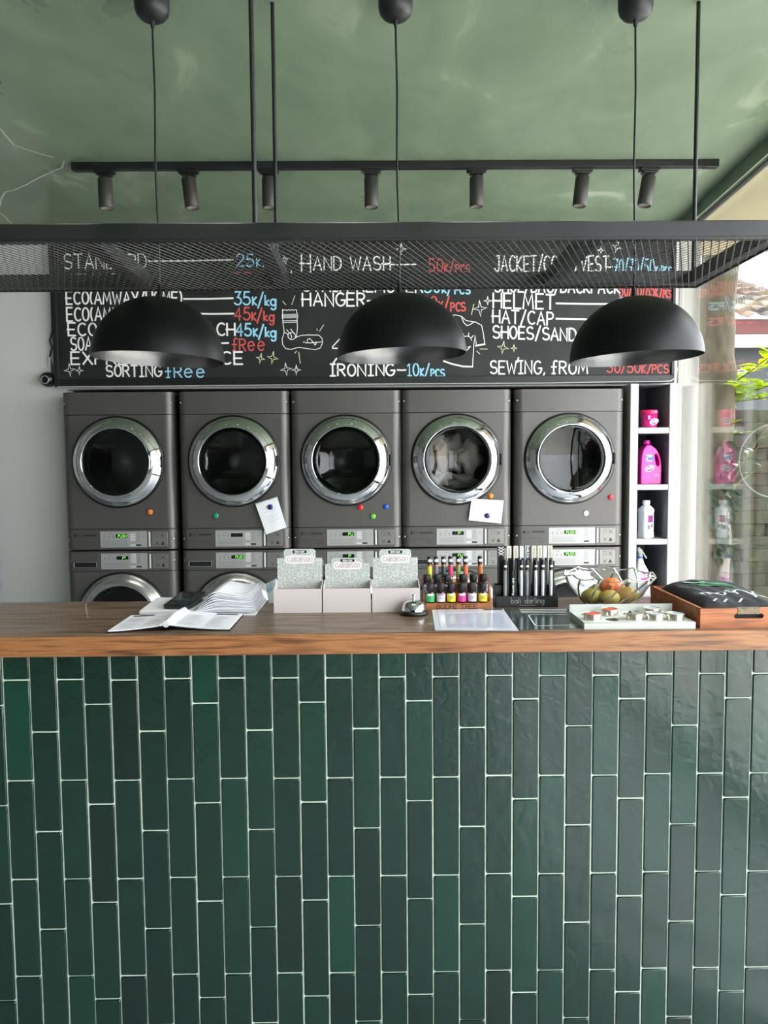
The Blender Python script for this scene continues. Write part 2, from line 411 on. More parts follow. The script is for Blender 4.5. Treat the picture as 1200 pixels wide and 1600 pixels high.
# back wall with the alcove for the machines
AX0, AX1 = -1.945, 1.86
mb = MB(); mb.box(-3.6, AX0, BACK, BACK+.12, 0, CEIL); mb.box(AX0, gx(4.88)+.02, BACK, BACK+.12, 2.0, CEIL)
struct('wall_back', mb, M_wall)
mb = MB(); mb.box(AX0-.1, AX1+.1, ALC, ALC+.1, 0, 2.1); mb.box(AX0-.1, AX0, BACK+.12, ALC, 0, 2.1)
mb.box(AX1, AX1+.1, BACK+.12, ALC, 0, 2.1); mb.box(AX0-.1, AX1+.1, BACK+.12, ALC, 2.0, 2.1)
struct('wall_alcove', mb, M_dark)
struct('wall_left', MB().box(-3.7, -3.6, -4.2, 5.6, 0, CEIL), mat('plaster_mid_grey', (104, 106, 104), .8))
# right-hand glazed wall
def side(Y0, Y1, z0, z1, t0=0., t1=.1):
    return [(gx(Y0)+t0, Y0), (gx(Y0)+t1, Y0), (gx(Y1)+t1, Y1), (gx(Y1)+t0, Y1)]
mb = MB(); mb.prismz(side(-4.2, 4.87, 0, 0, .02, .08), CEIL-.05, CEIL)
struct('trim_3', mb, M_frame)
mb = MB(); mb.box(1.925, 2.06, 4.93, 5.2, -.1, 3.0)
struct('trim_1', mb, mat('outdoor_white_post', (138, 136, 130), .6, bump=.03, bscale=30), bevel=.006)
mb = MB(); mb.prismz(side(-4.2, 4.87, 0, 0, .02, .08), 0, .1)
for Y in (2.2, .3, -1.6, -3.5): mb.prismz(side(Y-.03, Y+.03, 0, 0, .02, .08), .1, CEIL-.05)
struct('window_frame_1', mb, M_frame)
mb = MB(); mb.prismz(side(-4.2, 4.87, 0, 0, .045, .053), .1, CEIL-.05)
struct('window_1', mb, M_glass)
mb = MB(); mb.prismz(side(-4.2, 4.88, 0, 0, -.012, .0), CEIL-.075, CEIL-.002)
struct('trim_2', mb, M_ceil)
# solid wall far behind the photographer
mb = MB(); mb.box(-3.6, gx(-4.2)+.1, -4.3, -4.2, 0, CEIL)
struct('wall_front', mb, mat('dark_green_wall', (38, 48, 42), .8))
# daylight sampling portals in the glazed side
for loc, rot, sx, sy in (((gx(.1)+.2, .1, 1.5), (0, PI/2, 0), 2.8, 8.7),):
    pl = bpy.data.lights.new('daylight_portal', 'AREA'); pl.shape = 'RECTANGLE'; pl.size = sx; pl.size_y = sy; pl.cycles.is_portal = True
    po = bpy.data.objects.new('daylight_portal', pl); C.objects.link(po); po.location = loc; po.rotation_euler = rot
    if rot[0]: po.rotation_euler = (PI/2, 0, 0)

# ------------------------------------------------------------------ outside
M_ground = mat('sandy_ground', (206, 202, 192), .9, var=.15, vscale=3)
o = struct('ground', MB().box(-14, 22, -16, 24, -.3, -.105), M_ground)
mb = MB(); mb.prismz([(gx(5.6)+.1, 5.75), (2.4, 5.64), (3.0, 5.52), (3.6, 5.42), (3.6, 3.6), (2.15, 3.3), (2.15, -4.2), (gx(-4.2)+.1, -4.2)], 3.0, 3.12)
struct('roof_overhang', mb, mat('soffit_cream', (146, 135, 108), .8, var=.05, vscale=2))
M_moss = ramp_mat('mossy_stone', [(20, 17, 13), (44, 36, 27), (38, 44, 22), (78, 68, 50)], .95, 5, (1, 1, 1), .8, 10, dist=.06, distort=.4)
mb = MB()
for r in range(18):
    for k in range(20):
        x = 1.95 + k*.23 + (r % 2)*.11 + random.uniform(-.015, .015); z = -.1 + r*.115
        d = random.uniform(-.015, .015)
        mb.box(x, x+.229, 6.95+d*1.6, 7.25, z, z+.1145)
mb.box(1.9, 6.8, 7.0, 7.25, -.1, 1.97)
garden_wall = struct('wall_garden', mb, M_moss, bevel=.008)
# palm trunk
M_bark = ramp_mat('pale_bark', [(40, 37, 28), (70, 64, 49), (88, 82, 66), (56, 52, 41)], .9, 3.2, (3, 3, .8), .5, 10, dist=.03, distort=.3)
mb = MB(); pts = []; rs = []
for i in range(40):
    z = -.1 + i*.115; t = (z-.6)/2.35
    pts.append((2.61 + .035*t + .006*math.sin(i*1.7), 6.0 + .03*math.sin(i*.6), z)); rs.append(.148 - .012*t + .004*math.sin(i*2.3) + random.uniform(-.002, .002))
mb.tube(pts, rs, 22)
tag(obj('tree_trunk', mb, M_bark), 'thick pale grey tree trunk standing just outside the glass wall', 'tree')
# neighbouring house
hx0, hx1 = 3.6, 7.4
t = thing('neighbour_house', 'neighbouring house with grey wall, red and white eaves boards and clay tiles', 'house', (5.5, 10, -.1))
obj('house_wall', MB().box(hx0, hx1, 10.25, 10.5, -.1, 3.1), mat('house_grey', (62, 64, 66), .85, var=.1, vscale=2), t, True)
obj('gutter_board', MB().box(hx0, hx1, 10.0, 10.06, 2.95, 3.125), mat('house_white', (150, 147, 140), .6), t, True, bevel=.01)
obj('red_fascia', MB().box(hx0, hx1, 9.98, 10.04, 3.125, 3.31), mat('house_red', (82, 36, 31), .7, var=.15, vscale=3), t, True)
mb = MB(); nx, ny = 220, 8; vs = []; fs = []
for j in range(ny+1):
    for jj in (0, 1):
        yy = 9.9 + j*.28 + (0 if jj == 0 else .26); zz = 3.28 + (yy-9.9)*.38 + (.03 if jj == 0 else -.02)
        for i in range(nx+1):
            x = hx0 - .1 + (hx1-hx0+.2)*i/nx
            vs.append((x, yy, zz - .34*(x-5.86)*(yy-9.9)/2.5 + .055*abs(math.sin(x*PI/.25)) + .006*math.sin(x*9+j)))
n1 = nx+1
for j in range(2*ny+1):
    fs += [(j*n1+i, j*n1+i+1, (j+1)*n1+i+1, (j+1)*n1+i) for i in range(nx)]
mb.add(vs, fs, 0, False)
M_tile = ramp_mat('weathered_clay_tiles', [(30, 28, 26), (76, 65, 52), (120, 104, 84)], .9, 2.5, (1, 1, 1), .3, 8)
obj('roof_tiles', mb, M_tile, t, True)
mb = MB(); mb.tube([(hx0-.1, 12.45, 5.04), (hx1, 12.45, 3.77)], .1, 10)
obj('roof_ridge', mb, mat('ridge_dark', (92, 90, 88), .9, var=.3, vscale=4), t, True)
# plants
def leaf(mb, p, d, L, W, up=(0, 0, 1), droop=.25, mi=0):
    p, d = Vector(p), Vector(d).normalized(); s = d.cross(Vector(up)); s = s.normalized() if s.length > .05 else Vector((1, 0, 0)); n = s.cross(d)
    prof = [(0, .04), (.2, .7), (.45, 1), (.7, .75), (.9, .3), (1, .02)]
    vs = []
    for q, wv in prof:
        c = p + d*(L*q) - Vector((0, 0, 1))*(L*droop*q*q)
        vs += [c - s*(W*wv/2) + n*(W*.12*wv), c, c + s*(W*wv/2) + n*(W*.12*wv)]
    fs = []
    for i in range(len(prof)-1):
        a = i*3; fs += [(a, a+1, a+4, a+3), (a+1, a+2, a+5, a+4)]
    mb.add(vs, fs, mi, True)
M_leafy = leaf_mat('yellow_green_leaf', (104, 138, 16), (150, 172, 10))
M_leafd = leaf_mat('green_leaf', (34, 52, 26), (34, 58, 18))
M_stem = mat('plant_stem', (96, 92, 58), .8)
def shrub(label, base, tips, leaves, L, W, m, spread=1.0):
    """stems from base to tips, leaves along the last part of each"""
    t = thing('leafy_shrub', label, 'plant', base)
    st = MB(); fo = MB(); B = Vector(base)
    for tp in tips:
        T = Vector(tp); mid = (B+T)/2 + Vector((random.uniform(-.05, .05), random.uniform(-.05, .05), .05))
        P = [B, mid, T]; st.tube([B, (B+mid)/2, mid, (mid+T)/2, T], [.012, .01, .008, .006, .003], 6)
        for k in range(leaves):
            q = .35 + .65*k/(leaves-1) if leaves > 1 else 1
            c = mid.lerp(T, max(0, 2*q-1)) if q > .5 else B.lerp(mid, 2*q)
            a = k*2.4 + random.random()
            d = Vector((math.cos(a)*spread, math.sin(a)*spread, random.uniform(.1, .9)))
            leaf(fo, c, d, L*random.uniform(.7, 1.15), W*random.uniform(.8, 1.1))
    obj('stem', st, M_stem, t, True); obj('foliage', fo, m, t, True)
    return t
shrub('sunlit yellow green shrub with broad upright leaves right of the tree trunk', (2.95, 6.96, 1.9),
      [(2.82, 5.75, 2.2), (2.74, 5.7, 2.02), (2.95, 5.75, 2.30), (2.70, 5.7, 2.08), (3.0, 5.7, 2.1), (2.86, 5.6, 2.06), (2.9, 5.65, 1.98)], 20, .17, .08, M_leafy)
shrub('small yellow green sprig in front of the mossy wall below the bright shrub', (2.85, 6.9, 1.6),
      [(2.70, 5.8, 1.80), (2.76, 5.8, 1.72)], 12, .13, .045, M_leafy)
shrub('slender shrub with rounded green leaves beside the pale hoop', (3.1, 6.9, 1.1),
      [(2.84, 5.7, 1.62), (2.90, 5.7, 1.50), (2.92, 5.75, 1.78)], 8, .11, .055, M_leafd)
for lb, bx, zz in (('small pale weed growing low on the mossy wall', 3.18, .72), ('tiny pale weed midway up the mossy wall under the hoop', 3.15, 1.18), ('pale weed tuft low on the mossy wall near the shirt', 3.02, .95)):
    shrub(lb, (bx, 6.98, zz-.12), [(bx+.02, 6.9, zz), (bx-.05, 6.88, zz-.02), (bx+.07, 6.88, zz+.04)], 5, .06, .03, M_leafy)
# ivy on the trunk
t = thing('ivy_vine', 'green ivy vine hanging down the right side of the tree trunk', 'plant', (2.6, 5.85, .4))
st = MB(); fo = MB()
for ln in ([(1130, 690), (1134, 725), (1132, 760), (1138, 790), (1134, 830), (1130, 870)], [(1104, 748), (1110, 780), (1116, 812), (1122, 845), (1128, 880)], [(1130, 740), (1146, 760), (1150, 790)]):
    P = [at(x, y, 5.84) for x, y in ln]; st.tube(P, .004, 6)
    for a, b in zip(P, P[1:]):
        for k in range(4):
            c = a.lerp(b, k/4); an = random.uniform(0, 2*PI)
            leaf(fo, c + Vector((random.uniform(-.02, .02), -.01, 0)), (math.cos(an)*.7, -.35, -.6), random.uniform(.06, .095), random.uniform(.05, .075), up=(0, -1, .2), droop=.1)
obj('vine_stem', st, M_stem, t, True); obj('foliage', fo, M_leafd, t, True)
c = at(1212, 720, 5.3); mb = MB(); mb.tube([(c.x+.255*math.cos(a*PI/24), 5.3, c.z+.255*math.sin(a*PI/24)) for a in range(49)], .0045, 8, caps=False)
mb.tube([(c.x, 5.3, -.1), (c.x, 5.3, c.z-.255)], .009, 8)
tag(obj('garden_hoop', mb, mat('pale_hoop', (86, 88, 82), .4)), 'thin pale round hoop standing in the garden beyond the glass', 'hoop')

# ------------------------------------------------------------------ stacked laundry machines
MW = .672; MF = 4.69; HW = MW/2; CR = .05           # width, front plane, rounded corner
CX = [-1.57, -.868, -.186, .487, 1.176]
def body_profile(depth=.72):
    pts = []
    for k in range(9):
        a = PI/2*k/8; pts.append((HW-CR+CR*math.sin(a), CR-CR*math.cos(a)))
    pts.append((HW, depth))
    left = [(-x, y) for x, y in reversed(pts)]
    return left + pts                                # runs from back left round the front to back right
def shell(mb, z0, z1, hole=None, depth=.72):
    """sheet-metal section between z0 and z1; hole=(zc, r) cuts a round opening in its flat front"""
    P = body_profile(depth); n = len(P); fl = n//2-1  # index of left front flat edge
    vs = [(x, y, z0) for x, y in P] + [(x, y, z1) for x, y in P]
    mb.add(vs, [(i, i+1, n+i+1, n+i) for i in range(n-1) if not (hole and i == fl)], 0, True)
    mb.add(vs, [tuple(range(n, 2*n))] + [tuple(reversed(range(n)))], 0) if not hole else mb.add([v for v in vs[n:]], [tuple(range(n))], 0)
    if hole:
        zc, r = hole; X = HW-CR; N = 64; ci = []; ou = []
        for k in range(N):
            a = 2*PI*k/N + PI/N; c, s = math.cos(a), math.sin(a)
            q = min(X/abs(c) if abs(c) > 1e-6 else 9e9, ((z1-zc) if s > 0 else (zc-z0))/abs(s) if abs(s) > 1e-6 else 9e9)
            ci.append((r*c, 0, zc+r*s)); ou.append((q*c, 0, zc+q*s))
        for cx, cz in ((X, z1), (-X, z1), (-X, z0), (X, z0)):   # pull the nearest ray onto each corner
            k = min(range(N), key=lambda i: (ou[i][0]-cx)**2+(ou[i][2]-cz)**2); ou[k] = (cx, 0, cz)
        mb.add(ci+ou, [(k, (k+1) % N, N+(k+1) % N, N+k) for k in range(N)], 0)
        mb.add(ci+[(x, .05, z) for x, y, z in ci], [(k, N+k, N+(k+1) % N, (k+1) % N) for k in range(N)], 0)
    return mb
def screw(mb, x, z): mb.lathe([(.0001, .005), (.006, .004), (.0075, 0)], (x, .014, z), 'y', 12)
def control(t, zt, zb, washer):
    """name badge, printed label with display, coin plate; coordinates local to the machine"""
    x0 = -HW; h = zt-zb
    zz = zt - h*.3
    b = MB(); b.lathe([(.0001, .0012), (.0095, .0012), (.0095, 0)], (x0+.062, 0, zz), 'y', 20)
    bd = obj('brand_badge', b, M_text, t)
    b = MB(); letter(b, 'LG', (x0+.076, -.0012, zz-.007), (1,0,0), (0,0,1), .021, .014, .0013)
    b.ribbon([(x0+.061, -.0016, zz+.005), (x0+.061, -.0016, zz-.004), (x0+.064, -.0016, zz-.004)], .0008)
    obj('brand_lettering', b, [M_text], bd)
    b = MB(); b.box(x0+.109, x0+.187, -.001, 0, zz-.006, zz+.006)
    obj('name_strip', b, M_text, t)
    b = MB()
    for k in range(9): b.box(x0+.114+k*.0075, x0+.119+k*.0075, -.0016, -.001, zz-.0022, zz+.0022)
    b2 = MB(); b2.ribbon([(x0+.114, -.0014, zz), (x0+.182, -.0014, zz)], .0012)
    if not washer:
        b3 = MB(); b3.box(x0+.05, x0+.187, -.001, 0, zb+.047, zb+.0485); b3.box(x0+.15, x0+.187, -.001, 0, zb+.034, zb+.0352); b3.box(x0+.15, x0+.187, -.001, 0, zb+.024, zb+.0252)
        obj('crease_line', b3, M_text, t)
    lz0, lz1 = zb+h*.1, zt-h*.1; lx0, lx1 = x0+.212, x0+.497; lh = lz1-lz0; lw = lx1-lx0
    lab = obj('control_label', MB().box(lx0, lx1, -.003, 0, lz0, lz1), M_silver, t)
    b = MB()                                            # printed lines, boxes and button outlines
    for k in range(5):
        b.box(lx0+.016, lx0+lw*.58, -.0036, -.003, lz0+lh*(.1+.075*k), lz0+lh*(.1+.075*k)+.0014)
    for k in range(3):
        b.box(lx0+.02+k*.027, lx0+.028+k*.027, -.0036, -.003, lz0+lh*.66, lz0+lh*.72)
        b.box(lx0+.018+k*.027, lx0+.03+k*.027, -.0036, -.003, lz0+lh*.57, lz0+lh*.59)
    b.box(lx0+.05, lx0+.07, -.0036, -.003, lz0+lh*.85, lz0+lh*.875)
    for k in range(5):
        b.box(lx0+lw*.77, lx0+lw*.85, -.0036, -.003, lz0+lh*(.37+.125*k), lz0+lh*(.37+.125*k)+.0025)
    b.box(lx0+lw*.91, lx0+lw*.95, -.0036, -.003, lz0+lh*.68, lz0+lh*.71)
    obj('printed_lines', b, M_ink, lab)
    b = MB(); b.box(lx0+lw*.76, lx0+lw*.87, -.004, -.003, lz0+lh*.09, lz0+lh*.19)
    obj('model_plate', b, M_text, lab)
    b = MB()
    for k in range(5 if washer else 4): obj('push_button', MB().box(lx0+lw*.64, lx0+lw*.75, -.005, -.003, lz0+lh*(.42+.12*k), lz0+lh*(.49+.12*k)), mat('button_silver', (214, 214, 212), .4), lab)
    obj('push_button', MB().box(lx0+lw*.64, lx0+lw*.75, -.005, -.003, lz0+lh*.1, lz0+lh*.18), MATS['button_silver'], lab)
    obj('display', MB().box(lx0+lw*.335, lx0+lw*.585, -.0042, -.003, lz0+lh*.6, lz0+lh*.82), mat('display_black', (10, 12, 10), .25), t)
    obj('lock_bar', MB().box(x0+.507, x0+.517, -.006, 0, lz0+.004, lz1-.004), mat('bright_bar', (222, 222, 220), .3, metal=.2), t, bevel=.001)
    cp = obj('coin_plate', MB().box(x0+.526, x0+.622, -.004, 0, lz0+.003, lz1-.003), mat('coin_plate_grey', (132, 130, 126), .4, metal=.5), t, bevel=.0015)
    b = MB(); g0 = x0+.526; gz = (lz0+lz1)/2
    b.ribbon([(g0+.022, -.0046, gz+.035), (g0+.022, -.0046, gz+.012), (g0+.042, -.0046, gz+.012), (g0+.042, -.0046, gz+.035), (g0+.022, -.0046, gz+.035)], .0007)
    for qx, qz in ((.055, .012), (.022, -.036)):
        b.ribbon([(g0+qx, -.0046, gz+qz), (g0+qx+.02, -.0046, gz+qz+.02)], .0013); b.ribbon([(g0+qx, -.0047, gz+qz+.02), (g0+qx+.02, -.0047, gz+qz)], .0013)
    b.ribbon([(g0+.053, -.0046, gz+.034), (g0+.077, -.0046, gz+.012)], .0007)
    b.prism([(g0+.055, gz-.036), (g0+.077, gz-.036), (g0+.072, gz-.022), (g0+.066, gz-.014), (g0+.060, gz-.022)], -.0046, -.004)
    obj('warning_symbols', b, M_text, cp)
def door(t, zc, steel_ring=False):
    N = 72
    b = MB(); b.lathe([(.262, .0), (.279, .0), (.279, .010), (.272, .016), (.262, .014)], (0, 0, zc), 'y', N)
    obj('door_gasket', b, M_rubber, t)
    b = MB(); b.lathe([(.270, .012), (.268, .020), (.262, .024)] + [(.262-.054*q/8, .024+.040*math.sin(q/8*PI/2)) for q in range(1, 9)] + [(.205, .066), (.202, .062), (.200, .05), (.196, .02), (.196, -.03)], (0, 0, zc), 'y', N)
    d = obj('door_ring', b, M_satin if steel_ring else M_chrome, t)
    b = MB(); b.lathe([(.2, .046), (.194, .047), (.17, .041), (.13, .03), (.08, .021), (.03, .017), (.0005, .0165)], (0, 0, zc), 'y', N)
    obj('door_glass', b, M_doorglass, d)
    b = MB(); b.lathe([(.196, -.03), (.196, -.06), (.25, -.07), (.25, -.5), (.0005, -.5)], (0, 0, zc), 'y', 48)
    for k in range(3):
        a = 2*PI*k/3+.5; b.box(-.012, .012, .09, .48, -.03, .03)
        for i in range(len(b.v)-8, len(b.v)):
            v = b.v[i]; r = .235+v.z; b.v[i] = Vector((r*math.cos(a)-v.x*math.sin(a), v.y, zc+r*math.sin(a)+v.x*math.cos(a)))
    obj('drum', b, M_drum, t)
    b = MB(); b.box(.266, .276, -.03, -.012, zc-.035, zc+.035)
    obj('door_latch', b, M_plastic_black, t, bevel=.003)

DZ0, DZ1 = 1.010, 1.965
t = thing('tumble_dryer', '', 'dryer', (CX[0], MF, DZ0))
zb = 0; H_ = DZ1-DZ0; z1, z2 = .124, .817; zc = 1.543-DZ0
b = shell(MB(), z1+.003, z2, (zc, .262)); obj('cabinet', b, M_steel, t)
b = shell(MB(), z2+.004, H_); obj('top_panel', b, M_steel, t, bevel=.004)
b = shell(MB(), 0, z1-.001); obj('control_panel', b, M_steel, t)
obj('inner_frame', MB().box(-HW+.01, HW-.01, .06, .7, .01, z1), M_dark, t)
for z in (z1/2, .89):
    for s_ in (1, -1): b = MB(); screw(b, s_*(HW-.018), z); obj('screw', b, M_satin, t)
control(t, z1, 0, False); door(t, zc)
dryer0 = t
LD = ['leftmost of the five upper dryers, graphite steel with round chrome door and one orange magnet',
      'second upper dryer from the left, with a green magnet and a pinned tilted paper',
      'middle upper dryer of five, with red, green and blue magnets under its door',
      'fourth upper dryer from the left, pale laundry behind its glass and a torn pinned paper',
      'rightmost upper dryer beside the white shelf column, with a red and a white magnet']
dryers = []
for i in range(5):
    d = dryer0 if i == 0 else dup(dryer0, (CX[i], MF, DZ0), '')
    d['label'] = LD[i]; d['group'] = 'upper dryers in the machine row'; dryers.append(d)
WZ1 = .998
t = thing('washing_machine', '', 'washer', (CX[0], MF, 0))
b = shell(MB(), .05, .874, (.592, .262)); obj('cabinet', b, M_steel, t)
b = shell(MB(), .877, WZ1); obj('control_panel', b, M_steel, t)
obj('plinth', MB().box(-HW+.03, HW-.03, .04, .7, 0, .06), M_dark, t)
for s_ in (1, -1): b = MB(); screw(b, s_*(HW-.018), .94); obj('screw', b, M_satin, t)
control(t, WZ1, .877, True); door(t, .592, True)
dr = obj('detergent_drawer', MB().box(-HW+.03, -HW+.2, -.003, 0, .884, .99), M_steel, t, bevel=.002)
b = MB(); x0 = -HW+.046
b.box(x0, x0+.142, -.012, -.003, .9, .904); b.box(x0, x0+.142, -.012, -.003, .932, .936); b.box(x0, x0+.006, -.012, -.003, .904, .932); b.box(x0+.138, x0+.142, -.012, -.003, .904, .932)
obj('drawer_handle', b, M_satin, dr, bevel=.001)
obj('handle_recess', MB().box(x0+.006, x0+.138, -.006, -.003, .904, .932), M_plastic_black, dr)
washer0 = t
LW = ['leftmost of the five lower washers, its lower half hidden by the wooden counter', 'second lower washer from the left, behind the thick stack of pages',
      'middle lower washer, behind the pale cardboard display boxes', 'fourth lower washer from the left, behind the rack of small bottles',
      'rightmost lower washer, behind the clear glass fruit bowl']
washers = []
for i in range(5):
    d = washer0 if i == 0 else dup(washer0, (CX[i], MF, 0), '')
    d['label'] = LW[i]; d['group'] = 'lower washers in the machine row'; washers.append(d)
def readout(root, zt, zb, txt, dim=False):
    h = zt-zb; lz0 = zb+h*.1; lh = h*.8; lw = .285; lx0 = -HW+.212
    b = MB(); n = len(txt); wd = .0135*n; xx = lx0+lw*.565-wd if n > 2 else lx0+lw*.46
    letter(b, txt, (xx, -.0046, lz0+lh*.635), (1,0,0), (0,0,1), wd, lh*.15, .0012, slant=.1)
    obj('display_digits', b, M_led, root)
for i, s in enumerate(('PUSH', '', 'PU', 'P', 'PUSH')):
    if s: readout(dryers[i], z1, 0, s)
for i, s in enumerate(('P.', 'PUS', 'P', 'PU', 'PUSH')):
    readout(washers[i], WZ1, .877, s)
# laundry in the fourth dryer
def crumple(c, r, seed, sq=(1, 1, 1), amp=.22):
    rnd = random.Random(seed); ph = [rnd.uniform(0, 6.28) for _ in range(6)]
    b = MB(); b.sphere((0, 0, 0), 1, 1, 1, 36, 24)
    for i, v in enumerate(b.v):
        f = 1 + amp*(math.sin(3*v.x+ph[0])*math.sin(4*v.z+ph[1]) + .45*math.sin(6*v.x+4*v.z+ph[2]) + .3*math.sin(8*v.z-5*v.x+3*v.y+ph[3]))
        b.v[i] = Vector((c[0]+v.x*r*sq[0]*f, c[1]+v.y*r*sq[1]*f, c[2]+v.z*r*sq[2]*f))
    return b
lz = 1.543
for i, (lb, col, dx, dy, dz, r, sq) in enumerate((
   ('beige ribbed cloth tumbling at the left of the fourth dryer drum', (206, 186, 158), -.10, .14, .01, .075, (.8, .8, 1.5)),
   ('off white garment bunched at the right of the fourth dryer drum', (222, 218, 208), .09, .15, .02, .085, (1, .8, 1.2)),
   ('white cloth crumpled at the lower left of the fourth dryer drum', (232, 228, 222), -.09, .14, -.12, .06, (1.2, .9, .8)),
   ('grey white towel folded across the middle of the fourth dryer drum', (196, 196, 196), .0, .20, .03, .08, (1, .8, 1.5)),
   ('dusky grey cloth at the bottom of the fourth dryer drum', (150, 146, 146), .05, .16, -.13, .07, (1.4, .9, .7)))):
    tag(obj('laundry_cloth', crumple((CX[3]+dx, MF+dy, lz+dz), r, i, sq), mat('cloth_%d' % i, col, .9, bump=.3, bscale=120)), lb, 'laundry', 'laundry in the fourth dryer')
# magnets and papers on the doors
def magnet(x, z, col, lb, y=MF, r=.0165):
    b = MB(); b.lathe([(r*.9, 0), (r, .002), (r, .006), (r*.85, .009), (r*.4, .0105), (.0002, .011)], (x, y, z), 'y', 24)
    tag(obj('button_magnet', b, mat('magnet_%d_%d_%d' % col, col, .3, coat=.3)), lb, 'magnet', 'round magnets on the dryers')
magnet(-1.386, 1.239, (232, 130, 36), 'orange round magnet at lower right of the leftmost dryer door')
magnet(-.986, 1.212, (30, 150, 108), 'dark green round magnet on the second dryer from the left')
magnet(-.103, 1.255, (220, 30, 28), 'red round magnet just under the middle dryer door')
magnet(-.026, 1.200, (90, 190, 50), 'light green round magnet on the middle dryer')
magnet(.053, 1.258, (34, 80, 180), 'bright blue round magnet on the middle dryer')
magnet(.694, 1.319, (236, 128, 30), 'orange round magnet just above the torn paper on the fourth dryer', y=MF)
magnet(1.431, 1.305, (206, 22, 30), 'red round magnet at the right of the rightmost dryer door')
magnet(1.279, 1.208, (238, 238, 240), 'white round magnet under the rightmost dryer door')
def sheet(poly, Y, amp=.003):
    """a slightly buckled sheet of paper: poly of four picture points in order, laid on the plane Y"""
    P = [at(x, y, Y) for x, y in poly]; b = MB(); n = 14; vs = []; fs = []
    for k in (0, 1):
        for j in range(n+1):
            for i in range(n+1):
                u, v = i/n, j/n
                p = P[0].lerp(P[1], u).lerp(P[3].lerp(P[2], u), v)
                p.y += -amp*abs(math.sin(5*u+2*v))*math.sin(PI*u)*.6 - amp*1.5*(v if v > .5 else .5)**2 + k*.0006
                vs.append(p)
    N = (n+1)**2
    for j in range(n):
        for i in range(n):
            a = j*(n+1)+i; fs += [(a, a+n+1, a+n+2, a+1), (N+a, N+a+1, N+a+n+2, N+a+n+1)]
    for k in range(n):
        fs += [(k, k+1, N+k+1, N+k), (n*(n+1)+k, N+n*(n+1)+k, N+n*(n+1)+k+1, n*(n+1)+k+1)]
    return b.add(vs, fs, 0, True)
PY = MF-.019
def note(poly, lb, rows, torn=None):
    t = thing('paper_note', lb, 'paper', at(*poly[3], PY), 0, 'notes pinned on the dryers')
    obj('sheet', sheet(poly, PY), M_paper, t, True)
    b = MB(); P = [at(x, y, PY-.0085) for x, y in poly]
    for r in rows:
        for k in range(5):
            u0 = .22+.12*k; q = [P[0].lerp(P[1], u).lerp(P[3].lerp(P[2], u), r+random.uniform(-.01, .01)) for u in (u0, u0+.05, u0+.1)]
            b.ribbon(q, .0007)
    obj('pencil_writing', b, mat('pencil', (176, 178, 196), .8), t, True)
note([(399, 787), (433, 776), (448, 824), (416, 835)], 'tilted white paper pinned by a dark blue magnet on the second dryer', (.35, .5, .58, .66))
note([(737, 779), (787, 782), (783, 818), (732, 813)], 'torn white paper pinned by a dark blue magnet on the fourth dryer', (.2, .3, .4, .5))
magnet(-.65, 1.264, (34, 34, 110), 'dark blue magnet holding the tilted paper on the second dryer', y=PY-.004)
magnet(.671, 1.200, (44, 42, 104), 'dark blue magnet holding the torn paper on the fourth dryer', y=PY-.004)

# ------------------------------------------------------------------ chalk price board
BY = 4.845
def board_mat():
    return ramp_mat('chalkboard_slate', [(24, 25, 25), (34, 35, 35), (46, 47, 46)], .55, 2.5, (1, 1, 1.6), .02, 8, spec=.4)
t = thing('chalkboard', 'long black chalk price board with hand-lettered laundry services above the machines', 'price board', (-.06, BY, 2.012))
X0, X1, Z0, Z1 = -2.0, 1.866, 2.012, 2.93
obj('slate', MB().box(X0+.02, X1-.02, BY, BACK-.001, Z0+.02, Z1-.02), board_mat(), t, True)
b = MB(); fw = .05
b.box(X0, X1, BY-.012, BY+.02, Z0, Z0+fw); b.box(X0, X1, BY-.012, BY+.02, Z1-fw, Z1); b.box(X0, X0+.03, BY-.012, BY+.02, Z0+fw, Z1-fw); b.box(X1-.02, X1, BY-.012, BY+.02, Z0+fw, Z1-fw)
obj('board_frame', b, M_frame, t, True, bevel=.003)
CH = {'white': mat('chalk_white', (250, 250, 248), .9), 'blue': mat('chalk_blue', (160, 220, 246), .9), 'red': mat('chalk_red', (216, 92, 88), .9), 'yellow': mat('chalk_yellow', (236, 236, 190), .9)}
for m_ in CH.values():
    pass
FY = BY-.0012
board = t
def chalk(runs, xa, xb, yb, yt, col='white', hw=1.25, slope=0, wob=.02, gap=.2):
    """one hand-lettered run from xa to xb, baseline yb, capitals up to yt (read off the photograph's board)"""
    A = at(xa, yb, FY); B = at(xb, yb+slope, FY); T = at(xa, yt, FY)
    b = MB(); letter(b, runs, A, B-A, Vector((0, 0, 1)), (B-A).length, (T-A).length, hw*.98*BY/1200, 0, wob=wob, gap=gap)
    return obj('chalk_lettering', b, CH[col], board, True)
def draw(lines, col='white', hw=.55, off=(0, 0), sc_=1):
    b = MB()
    for i, l in enumerate(lines):
        b.ribbon([at(off[0]+x/sc_, off[1]+y/sc_, FY-.00002*i) for x, y in l], hw*BY/1200)
    return b
SM = .62
def price(num, unit, xa, xb, yb, yt, col, hw=1.2):
    """big figures, small capital K, stroke and unit"""
    return chalk([(num, 1, 0), ('K', SM, -.02), ('/', 1.0, -.12), (unit, SM, -.1)] if unit else [(num, 1, 0), ('K', SM, 0), (',', .6, 0)], xa, xb, yb, yt, col, hw)
def dash(xa, ya, xb, yb, col='white', hw=1.2): obj('chalk_dash', draw([[(xa, ya), ((xa+xb)/2, (ya+yb)/2+.4), (xb, yb)]], hw=hw), CH[col], board, True)
